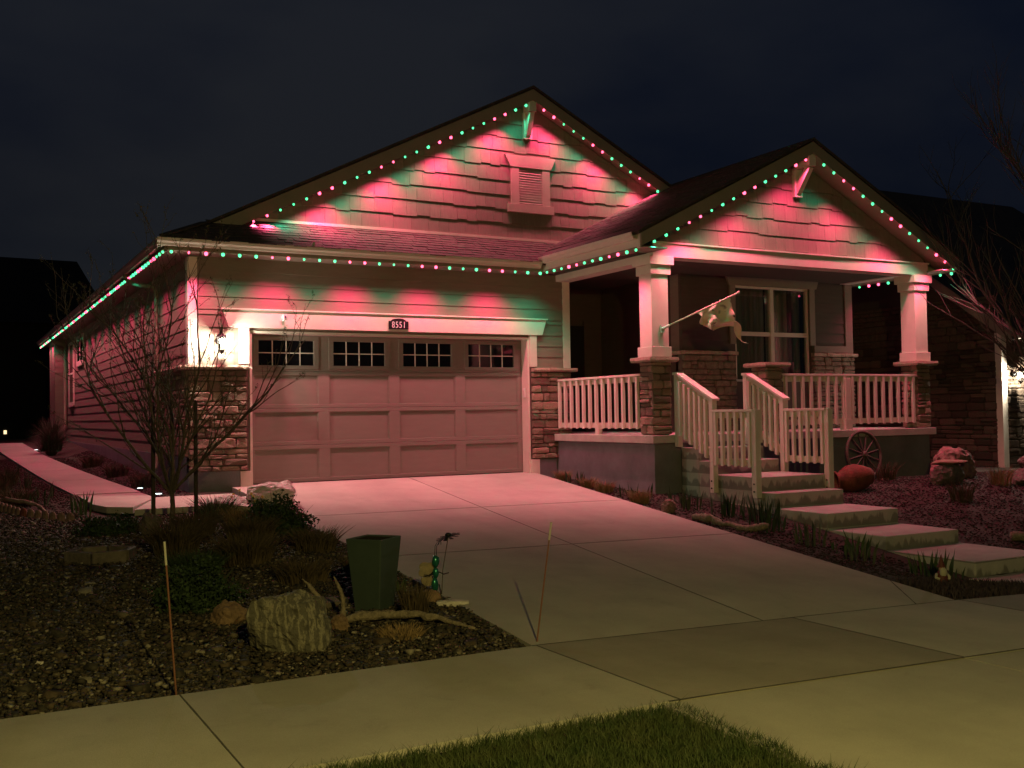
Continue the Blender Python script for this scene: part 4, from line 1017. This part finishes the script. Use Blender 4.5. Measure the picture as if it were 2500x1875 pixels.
# ------------------------------------------------------------------ loose ground cover
def region(n, x0, x1, y0, y1, ok):
    P = np.stack([rng.uniform(x0, x1, n), rng.uniform(y0, y1, n)], -1); k = np.array([ok(*p) for p in P]); P = P[k]
    return np.concatenate([P, np.array([gz(*p) for p in P])[:, None]], 1)
def in_gravel(x, y): return x < DL(y)-.03 and SWB+.02 < y and (y < -2.25 or x < -2.6) and y < -1.2-.4*(x+3) and rng.uniform() < (1 if y < -6.5 else .75)
P = region(125000, -6.0, -.3, SWB, 1.0, in_gravel); sz = rng.gamma(3.2, .0026, len(P))+.0045; sz = np.where(rng.uniform(0, 1, len(P)) < .03, sz*2.2, sz); P[:, 2] += .004+rng.uniform(0, .028, len(P))
tag(pebbles('gravel', P, sz, ('pebble', 'pebble_brown', 'pebble_tan', 'pebble_pale')), 'brown and tan river gravel filling the front bed', 'gravel', kind='stuff')
def in_mulch(x, y): return (x > DR(y)+.02 and not (5.6 < x and y > -3.1) and not (6.05 < x < 7.5 and y > -8.55) and not (5.9 < x < 7.7)) and y > SWB+.03
P = region(42000, 4.0, 14.5, SWB, -.2, in_mulch); P[:, 2] += .01
P2 = region(26000, -5.2, -.95, -2.2, 12, lambda x, y: x > PR(y)+.03 and y > -.4 or (x < PL(y)-.03 and x < -2.45 and y > -1.2-.4*(x+3)))
P2[:, 2] += .01; P = np.concatenate([P, P2]); sz = rng.uniform(.006, .020, len(P))
tag(pebbles('mulch', P, sz, 'mulch', flat=.35), 'red brown shredded bark mulch on the planting beds', 'mulch', kind='stuff')
# grass on the street-side strip
def gedge(x, y): return y < SWF+.045-.02*math.sin(x*9) and x < interp(-y, [11.55, 11.75, 12.2, 12.9, 14.2], [-.66, -.55, -.56, -.60, -.62])+.03*math.sin(y*11) and x > -7
n = 120000; P = region(n, -5.6, .1, -14.15, SWF, gedge); k = len(P); P[:, 2] += .0
hh = rng.uniform(.035, .085, k); edge = rng.uniform(0, 1, k) < .06; hh[edge] *= 1.35
g = blades('grass', P, hh, rng.uniform(.003, .0055, k), rng.normal(0, .45, (k, 2)), 'grass_blade', kind='stuff'); tag(g, 'short green lawn strip between sidewalk and street', 'grass')
# ------------------------------------------------------------------ planting bed beside the garage
t = thing('young_tree', 'young bare tree with swelling buds tied between dark stakes', 'tree', (-1.80, -3.27, gz(-1.8, -3.27)))
branchy(t, None, 3.15, 1.75, 21, fork=.50, r0=.028, nmain=11, depth=4, bud_n=3)
for x, y, lb in ((-1.98, -3.05, 'dark wooden stake beside the young tree, next to the flat shrub'), (-1.46, -3.02, 'dark wooden stake beside the young tree, next to the white boulder')):
    o = MB().lathe([(.0, 1.55), (.024, 1.53), (.026, 1.5), (.026, 0), (.02, -.1)], n=10).build('tree_stake', 'wood_stake', smooth=True); o.location = (x, y, gz(x, y)); tag(o, lb, 'stake')
t = thing('white_boulder', 'pale layered boulder at the corner of the driveway by the garage', 'boulder', (-.52, -2.35, gz(-.4, -2.35)+.05))
hull((.20, .0, .12), .38, .28, .25, 14, 16, 2, .11, .85, .14).build('upper_rock', 'rock_white', t); hull((-.25, -.05, .0), .48, .30, .19, 9, 16, 2, .11, .85, .14).build('lower_rock', 'rock_white', t)
for x, y, lb in ((-.62, -2.75, 'yellow daffodils in bud before the pale boulder'), (-.80, -2.3, 'yellow daffodils beside the pale boulder and stake')):
    t = iris('daffodils', lb, x, y, .24, 9, 'leaf_green', .08, 'flowers')
    for k in range(4):
        a = rnd.uniform(0, 6.28); fx, fy, fz = .07*math.cos(a), .07*math.sin(a), rnd.uniform(.18, .30)
        MB().tube([(fx*.5, fy*.5, 0), (fx, fy, fz)], .003, 5).build('stem', 'leaf_green', t)
        mb = MB(); mb.lathe([(.006, 0), (.012, .012), (.018, .03)], (fx, fy, fz), 8)
        for j in range(6):
            b = j*1.047; mb.v += [(fx, fy, fz), (fx+.02*math.cos(b-.4), fy+.02*math.sin(b-.4), fz+.006), (fx+.036*math.cos(b), fy+.036*math.sin(b), fz+.004), (fx+.02*math.cos(b+.4), fy+.02*math.sin(b+.4), fz+.006)]; q = len(mb.v); mb.f.append((q-4, q-3, q-2, q-1))
        mb.build('bloom', 'yellow', t)
shrub('evergreen_shrub', 'rounded dark green shrub beside the driveway above the tall pot', -.92, -4.75, .38, .34, .40, 5200, 'leaf_dark', .036, 420)
tuft('grass_clump', 'straw coloured grass clump between pale boulder and dark round shrub', 'grass clump', -1.18, -4.1, .24, .27, 700, 'dry_grass', .7)
shrub('low_juniper', 'flat spreading juniper mound by the side path', -2.50, -3.35, .40, .30, .22, 4600, 'leaf_dark', .034, 260)
shrub('round_shrub', 'round dark green shrub beside the brown rock', -2.40, -7.55, .34, .32, .38, 5600, 'leaf_dark', .030, 160)
for k, (x, y, r, h, nn, m, lb) in enumerate(((-2.12, -5.2, .34, .40, 700, 'dry_brown', 'dead brown perennial stems behind the round dark shrub'), (-1.62, -6.1, .40, .32, 900, 'dry_brown', 'low dead brown clump in the middle of the gravel bed'),
        (-.85, -5.9, .34, .26, 700, 'dry_brown', 'dead brown clump behind the tall pot at the driveway edge'), (-1.25, -3.2, .30, .36, 520, 'leaf_grey', 'grey green stems at the foot of the pale boulder'),
        (-1.75, -4.35, .32, .34, 700, 'dry_brown', 'brown stems below the young tree'), (-1.35, -5.2, .36, .30, 800, 'dry_brown', 'matted brown clump below the straw coloured clump'), (-1.25, -9.2, .26, .10, 460, 'dry_grass', 'flattened straw grass in front of the long driftwood'),
        (-1.1, -4.05, .3, .22, 420, 'leaf_grey', 'grey foliage mound beside straw coloured clump'), (-2.15, -6.3, .34, .26, 700, 'leaf_dark', 'dark low clump behind the round shrub'),
        (-1.35, -7.1, .34, .24, 700, 'dry_brown', 'brown dead stems directly behind the tall pot'), (-.72, -6.9, .22, .18, 380, 'dry_brown', 'small dead clump hugging the driveway edge'))):
    tuft('perennial_clump', lb, 'perennial', x, y, r, h, nn, m, 1.0, .010)
# hexagonal planter ring
t = thing('planter_ring', 'low hexagonal stone ring set in the gravel near the juniper', 'planter', (-2.83, -5.0, gz(-2.83, -5.0)-.01), R(8))
for k in range(6):
    a, b = k*math.pi/3, (k+1)*math.pi/3; g = .03
    P4 = [(.36*math.cos(a+g), .36*math.sin(a+g)), (.36*math.cos(b-g), .36*math.sin(b-g)), (.25*math.cos(b-g), .25*math.sin(b-g)), (.25*math.cos(a+g), .25*math.sin(a+g))]
    bevel(MB().prism([(x, y, 0) for x, y in P4], (0, 0, .13)).build('block', 'rock_grey', t), .012)
rock('pointed_rock', 'dark upright pointed rock beside the juniper and tree stake', -2.12, -3.75, .14, .12, .20, 'rock_grey', 6, .4, .1, .22)
rock('brown_rock', 'rounded brown rock beside the striped boulder', -2.27, -8.15, .17, .14, .13, 'rock_brown', 3, .3, .2)
def rock_(name, label, x, y, rx, ry, rz, m, seed, rot):
    t = hull((0, 0, 0), rx, ry, rz, seed, 34, 2, .13, 1.0, .16).build(name, m); t.location = (x, y, gz(x, y)+rz*.62); t.rotation_euler = (.06, -.05, rot); return tag(t, label, 'rock')
t = rock_('striped_boulder', 'large grey boulder with pale wavy bands on the gravel', -2.06, -9.05, .30, .21, .27, 'rock_zebra', 12, -.45)
rock('white_pebble', 'single white stone alone on the gravel', -3.68, -8.75, .035, .03, .025, 'rock_white', 2, 0, .1)
for k, (x, y, s, lb) in enumerate(((-.62, -8.32, .11, 'orange brown stone behind the pale flat slab'), (-1.55, -8.75, .12, 'brown flat stone between striped boulder and driftwood'))):
    rock('small_rock', lb, x, y, s, s*.8, s*.75, 'rock_brown', 20+k, k, .15)
o = MB().blob((0, 0, 0), .17, .07, .035, 8, 3, .1, .8).build('flat_stone', 'rock_white'); o.location = (-.50, -8.52, gz(-.5, -8.5)+.03); o.rotation_euler = (0, 0, -.45); tag(o, 'pale flat stone at the foot of the metal insect', 'rock')
o = MB().blob((0, 0, 0), .26, .13, .05, 5, 3, .12, .75).build('flat_stone', 'rock_grey'); o.location = (-1.52, -8.05, gz(-1.5, -8.05)+.04); o.rotation_euler = (.1, 0, .3); tag(o, 'broad flat grey stone leaning behind the striped boulder', 'rock')
# tall planter pot
t = thing('planter_pot', 'tall square tapered dark green planter pot at the driveway edge', 'planter', (-1.12, -8.32, gz(-1.12, -8.32)-.02), R(38))
a, b, hh, th = .115, .168, .62, .018
mb = MB(); lo = [(-a, -a, 0), (a, -a, 0), (a, a, 0), (-a, a, 0)]; hi = [(-b, -b, hh), (b, -b, hh), (b, b, hh), (-b, b, hh)]; hi2 = [(x*(1-th/b), y*(1-th/b), hh) for x, y, z in hi]; lo2 = [(x*.82, y*.82, hh*.72) for x, y, z in hi]
mb.v = lo+hi+hi2+lo2; mb.f = [(3, 2, 1, 0)]+[(i, (i+1) % 4, 4+(i+1) % 4, 4+i) for i in range(4)]+[(4+i, 4+(i+1) % 4, 8+(i+1) % 4, 8+i) for i in range(4)]+[(8+i, 8+(i+1) % 4, 12+(i+1) % 4, 12+i) for i in range(4)]
bevel(mb.build('pot', 'pot_green', t), .008)
li = MB(); li.v = [(x*.97, y*.97, hh-.012) for x, y, z in hi2]+[(x*.97, y*.97, z) for x, y, z in lo2]; li.f = [(i, 4+i, 4+(i+1) % 4, (i+1) % 4) for i in range(4)]; li.build('shade_liner', 'dark_room', t); MB().prism([lo2[0], lo2[1], lo2[2], lo2[3]], (0, 0, -.02)).build('soil', 'ground', t)  # added near-black inner faces: shade inside the pot set as colour
tuft('twig_clump', 'clipped bundle of dry brown stems beside the tall pot', 'perennial', -.93, -8.72, .17, .30, 300, 'dry_brown', .35, .008)
iris('leafy_sprout', 'small dark leafy sprout behind the tall pot', -.72, -7.9, .15, 7, 'leaf_dark', .05)
def drift(label, pts, rad, m='driftwood', nm='driftwood'):
    from mathutils import noise
    pts = [Vector(p) for p in pts]; Q = []; RR = []; n = 7; m_ = len(pts)
    for k in range(m_-1):
        p0, p1, p2, p3 = pts[max(k-1, 0)], pts[k], pts[k+1], pts[min(k+2, m_-1)]
        for i in range(n if k < m_-2 else n+1):
            t = i/n; v = .5*((2*p1)+(p2-p0)*t+(2*p0-5*p1+4*p2-p3)*t*t+(3*p1-p0-3*p2+p3)*t**3); r = rad[k]*(1-t)+rad[k+1]*t
            w_ = v*9+Vector((k, 1, 2)); Q.append(v-pts[0]+Vector((noise.noise(w_), noise.noise(w_+Vector((7, 0, 0))), noise.noise(w_+Vector((0, 9, 0)))))*r*.55); RR.append(r*(1+.45*noise.noise(w_*1.7)))
    mb = MB().tube(Q, RR, 11)
    mb.v = [tuple(Vector(p)*(1)+Vector((noise.noise(Vector(p)*40), noise.noise(Vector(p)*40+Vector((3, 3, 3))), noise.noise(Vector(p)*40+Vector((8, 1, 5)))))*.007) for p in mb.v]
    o = mb.build(nm, m, smooth=True); o.location = pts[0]; return tag(o, label, 'driftwood')
zz = gz(-1.2, -8.9)
drift('long curved driftwood branch lying on the gravel before the pot', [(-1.50, -8.62, zz+.05), (-1.32, -8.72, zz+.075), (-1.1, -8.83, zz+.085), (-.95, -8.98, zz+.08), (-.83, -9.16, zz+.05), (-.70, -9.34, zz+.015)], [.034, .036, .032, .028, .022, .008])
z2 = gz(-1.62, -8.25)
drift('forked grey driftwood standing behind the striped boulder', [(-1.60, -8.5, z2), (-1.62, -8.42, z2+.14), (-1.68, -8.38, z2+.26), (-1.74, -8.34, z2+.33)], [.032, .026, .016, .005])
drift('upright pointed driftwood stick beside the forked one', [(-1.5, -8.6, z2), (-1.49, -8.58, z2+.2), (-1.55, -8.56, z2+.36)], [.026, .018, .005])
# metal garden ornaments
t = thing('metal_flower', 'rusty metal daisy on a thin rod beside the driveway', 'garden ornament', (-.43, -8.18, gz(-.43, -8.18)))
MB().tube([(-.02, 0, -.05), (.0, 0, .25), (.055, 0, .53)], .004, 6).build('rod', 'wheel_wood', t)
for k in range(11):
    a = k*6.283/11; MB().hexa([(.02*math.cos(a-.3)+.055, .02*math.sin(a-.3), .535), (.02*math.cos(a+.3)+.055, .02*math.sin(a+.3), .535), (.105*math.cos(a+.16)+.055, .105*math.sin(a+.16), .525+.03*math.cos(a)), (.105*math.cos(a-.16)+.055, .105*math.sin(a-.16), .525+.03*math.cos(a))], [(.02*math.cos(a-.3)+.055, .02*math.sin(a-.3), .539), (.02*math.cos(a+.3)+.055, .02*math.sin(a+.3), .539), (.105*math.cos(a+.16)+.055, .105*math.sin(a+.16), .529+.03*math.cos(a)), (.105*math.cos(a-.16)+.055, .105*math.sin(a-.16), .529+.03*math.cos(a))]).build('petal', 'black_metal', t)
MB().blob((.055, 0, .548), .03, .03, .02, 1, 2, .05).build('flower_centre', 'black_metal', t, True)
t = thing('metal_insect', 'glossy teal metal insect with cream wings standing beside the driveway', 'garden ornament', (-.53, -8.25, gz(-.53, -8.25)+.0))
MB().blob((0, 0, .34), .035, .03, .055, 1, 2, .06).build('head', 'teal', t, True); MB().blob((0, 0, .24), .028, .028, .05, 2, 2, .05).build('thorax', 'teal', t, True); MB().blob((-.01, 0, .14), .032, .03, .065, 3, 2, .08).build('abdomen', 'teal', t, True)
for s in (-1, 1):
    MB().tube([(s*.008, 0, .39), (s*.008+.005, 0, .47), (.03+s*.01, 0, .505), (.045+s*.01, 0, .495), (.04+s*.01, 0, .48)], .0028, 6).build('antenna', 'black_metal', t, True)
    MB().tube([(s*.02+.01, 0, .14), (s*.02+.025, 0, .08), (s*.02+.03, 0, -.05)], .005, 6).build('leg', 'black_metal', t, True)
    MB().tube([(s*.02, 0, .25), (s*.07, -.01, .225), (s*.115, -.02, .235)], .005, 6).build('arm', 'black_metal', t, True)
    for (w_, h_, zc, ang) in ((.085, .05, .27, .5), (.06, .04, .17, -.5)):
        mb = MB(); ring = [Vector((math.cos(q)*w_, 0, math.sin(q)*h_)) for q in np.linspace(0, 6.283, 13)[:-1]]; mt = Matrix.Rotation(ang*s, 3, 'Y'); cx = Vector((-.07 if s < 0 else -.045, .03+.04*(s > 0), zc))
        mb.prism([mt @ p+cx for p in ring], (0, .005, 0)).build('wing', 'wing', t)
# driveway marker rods
def marker(label, x, y, lean, h):
    z = gz(x, y); t = thing('driveway_marker', label, 'marker rod', (x, y, z-.05))
    e = lambda k: (lean[0]*k, lean[1]*k, h*k)
    MB().tube([e(0), e(.86)], .0060, 8).build('rod', 'fiberglass', t); MB().tube([e(.86), e(1)], .0072, 8).build('reflective_band', 'reflector', t)
marker('orange reflective marker rod at the gravel edge of the sidewalk', -3.0, -9.88, (-.07, 0, 0), 1.02)
marker('thin marker rod at the driveway corner casting a line shadow', -.47, -9.86, (.15, 0, 0), .94)
drift('thin bare twig sticking up from the gravel behind the marker rod', [(-2.15, -6.9, gz(-2.1, -6.9)), (-2.35, -6.6, gz(-2.1, -6.9)+.12), (-2.5, -6.2, gz(-2.1, -6.9)+.26), (-2.46, -6.0, gz(-2.1, -6.9)+.36)], [.008, .006, .004, .002], 'bark_pale', 'twig')
# scalloped edging and plants along the side path
E_ = [(-4.3, 2.6), (-3.95, .8), (-3.66, -.55), (-3.38, -1.5), (-3.0, -2.1), (-2.7, -2.35)]
t = thing('bed_edging', 'curved scalloped brick edging around the bed beside the side path', 'edging', (0, 0, 0))
PP = [Vector(p) for p in E_]; seg = []
for i in range(len(PP)-1):
    nseg = int((PP[i+1]-PP[i]).length/.13)
    seg += [PP[i].lerp(PP[i+1], k/nseg) for k in range(nseg)]
for i in range(len(seg)-1):
    c = (seg[i]+seg[i+1])/2; d = seg[i+1]-seg[i]; z = gz(c.x, c.y); o = MB().lathe([(0, .13), (.03, .125), (.055, .09), (.062, .0), (.06, -.05)], n=8).build('scallop_block', 'terracotta' if i % 7 == 3 else 'rock_pink', t); o.location = (c.x, c.y, z); o.rotation_euler = (0, 0, math.atan2(d.y, d.x)); o.scale = (1.05, .6, 1)
for k, (x, y, h, n_, lb) in enumerate(((-2.62, -1.72, .34, 14, 'sword leaved green iris clump at the bend of the side path'), (-2.95, .6, .26, 10, 'iris leaves on the path edge behind the bend'), (-3.05, 2.6, .28, 12, 'iris leaves halfway along the side path'), (-3.15, 4.6, .3, 12, 'iris leaves far along the side path'), (-3.1, -.5, .2, 8, 'short iris leaves inside the scalloped edging'))):
    iris('iris_clump', lb, x, y, h, n_, 'leaf_green' if k == 0 else 'leaf_dark', .16)
for k, (x, y, lb) in enumerate(((-3.35, -.4, 'dry curled stalks inside the scalloped edging near the bend'), (-3.55, 1.2, 'dry brown perennials inside the scalloped edging further back'), (-3.3, 3.6, 'dry perennials beside the far iris leaves'))):
    tuft('perennial_clump', lb, 'perennial', x, y, .26, .3, 260, 'dry_brown', .9, .012)
drift('curved bare stick lying inside the scalloped edging', [(-3.7, .1, gz(-3.7, .1)+.03), (-3.5, -.5, gz(-3.5, -.5)+.12), (-3.2, -.9, gz(-3.2, -.9)+.1), (-3.05, -1.3, gz(-3.05, -1.3)+.03)], [.02, .03, .03, .015], 'driftwood', 'stick')
for k, (x, y, lb) in enumerate(((-1.35, 1.6, 'dead brown clump against the side wall by the downspout'), (-1.4, 4.2, 'dead brown clump against the side wall behind the ground lights'), (-1.45, 7.5, 'low dead clump far along the side wall'))):
    tuft('perennial_clump', lb, 'perennial', x, y, .3, .26, 420, 'dry_brown', .9, .012)
t = thing('spiky_yucca', 'large spiky grass-like shrub at the far end of the side wall', 'shrub', (-1.75, 13.6, gz(-1.75, 13.6)))
n = 900; a = rng.uniform(0, 6.28, n); el = rng.uniform(.1, 1.4, n); ln = rng.uniform(.7, 1.25, n)
P = rng.normal(0, .08, (n, 3)); P[:, 2] = .1
blades('blades', P, ln*np.sin(el)*.85, np.full(n, .022), np.stack([np.cos(a), np.sin(a)], -1)*(np.cos(el)/np.maximum(.25, np.sin(el)))[:, None]*.75, 'leaf_grey', t); MB().blob((0, 0, .12), .16, .16, .16, 1, 2, .1).build('crown', 'dry_brown', t)
for k, (x, y, s, lb) in enumerate(((-1.42, -.15, 1.0, 'bright solar ground light at the corner of the side path and house'), (-1.5, 1.0, .8, 'smaller solar ground light beside the dead clump along the wall'), (-1.95, 16, 1.0, 'tiny solar ground light at the far end of the side path'))):
    z = gz(x, y); t = thing('solar_light', lb, 'garden light', (x, y, z)); MB().lathe([(.07*s, -.02), (.075*s, .03), (.06*s, .045), (0, .046)], n=16).build('rim', 'black_metal', t)
    MB().lathe([(.052*s, .047), (.05*s, .054), (0, .056)], n=16).build('lens', 'solar', t)
    d = bpy.data.lights.new('solar_glow', 'POINT'); d.energy = .18*s; d.color = (.8, 1, 1); d.shadow_soft_size = .02; o = bpy.data.objects.new('solar_glow', d); col.objects.link(o); o.parent = t; o.location = (0, 0, .09)
# ------------------------------------------------------------------ strip between driveway and porch
for k, (x, y, r, h, lb) in enumerate(((5.36, -.72, .20, .20, 'straw tuft at the corner of garage and porch foundation'), (5.22, -1.75, .19, .19, 'straw tuft by the porch foundation, second from the garage'), (5.14, -2.35, .22, .2, 'straw tuft by the porch foundation, third from the garage'), (4.98, -3.55, .22, .22, 'straw tuft beside the pink stone'))):
    tuft('grass_clump', lb, 'grass clump', x, y, r, h, 420, 'dry_grass', .95, .008)
rock('pink_stone', 'pinkish stone at the driveway edge by the straw tuft', 4.83, -4.45, .13, .11, .14, 'rock_pink', 31, .5, .15)
for k, (x, y, h, n_, m, lb) in enumerate(((5.42, -1.2, .22, 7, 'leaf_dark', 'dark green sprouts between the straw tufts nearest the garage'), (5.30, -3.0, .22, 7, 'leaf_dark', 'dark green sprouts at the porch foundation corner'), (5.28, -4.3, .30, 16, 'leaf_grey', 'slim iris leaves beside the pink stone'), (5.40, -5.1, .34, 18, 'leaf_dark', 'tall dark tulip leaves behind the log'),
        (5.55, -5.6, .36, 20, 'leaf_dark', 'dense dark tulip leaves against the stair side'), (5.25, -6.0, .32, 18, 'leaf_dark', 'dark leaves at the end of the log'), (5.15, -6.9, .30, 14, 'leaf_grey', 'grey green iris leaves before the third lowest step'), (5.35, -7.4, .30, 14, 'leaf_green', 'iris leaves beside the lower steps'),
        (4.95, -7.9, .24, 12, 'leaf_grey', 'short iris leaves midway along the lower driveway edge'), (5.35, -8.5, .30, 16, 'leaf_green', 'bright green iris clump before the lowest step'), (5.0, -8.9, .22, 12, 'leaf_dark', 'dark iris leaves behind the gnome'))):
    iris('iris_clump', lb, x, y, h*1.08, int(n_*1.7), m, .27)
zl = lambda x, y: gz(x, y)+.06
drift('pale weathered log lying along the driveway edge below the steps', [(4.72, -5.15, zl(4.7, -5.1)), (4.76, -5.35, zl(4.78, -5.4)+.015), (4.79, -5.5, zl(4.8, -5.6)), (4.84, -5.7, zl(4.8, -5.7)-.015), (4.93, -5.95, zl(4.9, -6.1)-.015), (5.0, -6.12, zl(5.0, -6.12)+.01), (5.06, -6.25, zl(5.05, -6.3)+.05)], [.035, .062, .05, .035, .05, .058, .03], 'driftwood', 'log')
# gnome
t = thing('garden_gnome', 'small garden gnome with dark pointed hat and white beard by the lowest step', 'gnome', (4.62, -9.25, gz(4.62, -9.25)), R(-20))
MB().lathe([(0, 0), (.055, .0), (.065, .04), (.055, .10), (.03, .14), (0, .145)], n=14).build('body', 'gnome_red', t, True); MB().blob((0, -.012, .16), .035, .033, .036, 1, 2, .03).build('head', 'gnome_skin', t, True)
MB().lathe([(.042, .175), (.036, .19), (.02, .24), (.004, .30), (0, .302)], n=12).build('hat', 'gnome_red', t, True); MB().blob((0, -.04, .125), .04, .022, .05, 2, 2, .08).build('beard', 'gnome_white', t, True)
for s in (-1, 1): MB().tube([(s*.05, 0, .11), (s*.075, -.02, .075), (s*.05, -.05, .06)], .016, 8).build('arm', 'gnome_white', t, True); MB().blob((s*.03, -.035, .012), .025, .04, .016, 3, 2, .03).build('boot', 'black_metal', t, True)
n = 2600; P = region(n, 4.1, 5.9, SWB+.03, -9.1, lambda x, y: x > DR(y)+.03); k = len(P)
tag(blades('sedum', P, rng.uniform(.04, .09, k), rng.uniform(.012, .02, k), rng.normal(0, .3, (k, 2)), 'sedum', kind='stuff'), 'purple brown sedum groundcover at the driveway corner', 'groundcover')
# ------------------------------------------------------------------ yard beyond the steps
t = thing('wagon_wheel', 'old wooden wagon wheel leaning on the porch foundation', 'wheel', (10.13, -3.17, .25)); t.rotation_euler = (R(-8), 0, 0)
ring = [(.41*math.cos(a), 0, .41*math.sin(a)) for a in np.linspace(0, 6.2832, 37)]
MB().tube(ring, .028, 8, False).build('rim', 'wheel_wood', t, True); MB().tube([(0, -.07, 0), (0, -.03, 0), (0, .03, 0), (0, .05, 0)], [.04, .06, .06, .05], 12).build('hub', 'wheel_wood', t)
for k in range(12):
    a = k*math.pi/6+.2; MB().tube([(.05*math.cos(a), -.01, .05*math.sin(a)), (.395*math.cos(a), 0, .395*math.sin(a))], [.016, .011], 6).build('spoke', 'bark_pale', t)
t = thing('terracotta_jar', 'orange terracotta jar lying on its side beside the steps', 'jar', (8.92, -4.05, gz(8.98, -4.05)+.19), R(-20)); t.scale = (.86, .95, 1.0)
mt = Matrix.Rotation(R(97), 4, 'Y')
MB().lathe([(0, -.40), (.10, -.395), (.13, -.36), (.19, -.22), (.235, -.05), (.23, .10), (.18, .22), (.13, .28), (.14, .33), (.165, .36), (.15, .365), (.12, .32), (.11, .28), (.0, .1)], n=28, mtx=Matrix.Rotation(R(-97), 4, 'Y')).build('body', 'terracotta', t, True)
MB().lathe([(.165, .345), (.178, .355), (.172, .375), (.15, .375)], n=28, mtx=Matrix.Rotation(R(-97), 4, 'Y')).build('lip', 'terracotta', t, True)
t = thing('stone_block', 'flat topped rough stone block beside the wagon wheel', 'rock', (10.6, -4.55, gz(10.6, -4.55)))
hull((0, 0, .12), .38, .24, .26, 7, 24, 2, .1).build('base', 'rock_grey', t); hull((0, 0, .34), .37, .24, .05, 8, 30, 1, .1).build('slab', 'rock_brown', t)
rock('pink_boulder', 'sloping pinkish boulder behind the flat stone block', 11.35, -4.0, .55, .35, .38, 'rock_pink', 15, .2, .2, .22)
rock('dark_rock', 'low dark rock in the mulch beyond the stone block', 11.9, -5.2, .5, .35, .22, 'rock_grey', 16, 0, .25)
rock('dark_rock', 'dark rock beside the neighbour corner board', 13.4, -4.3, .45, .35, .26, 'rock_grey', 17, 0, .25)
for k, (x, y, lb) in enumerate(((11.2, -5.1, 'dry straw clump in front of the flat stone block'), (9.6, -5.6, 'low dry clump on the slope beside the middle steps'), (12.2, -6.3, 'dry clump at the foot of the leafless tree'), (10.3, -3.5, 'bare dry stems between wagon wheel and boulder'), (12.6, -3.2, 'dry twiggy clump against the neighbouring stone wall'))):
    tuft('perennial_clump', lb, 'perennial', x, y, .26, .34, 200, 'dry_grass' if k == 0 else 'dry_brown', .7, .010)
drift('small cut log on the slope beside the lower steps', [(8.35, -7.35, gz(8.35, -7.35)+.06), (8.75, -7.75, gz(8.75, -7.75)+.06)], [.065, .055], 'driftwood', 'log')
t = thing('bare_tree', 'leafless tree with long pale branches before the neighbouring house', 'tree', (12.7, -5.6, gz(12.7, -5.6)))
branchy(t, None, 6.4, 1.35, 37, 'bark_pale', 1.1, .055, 9, None, (-.10, 0), 2)
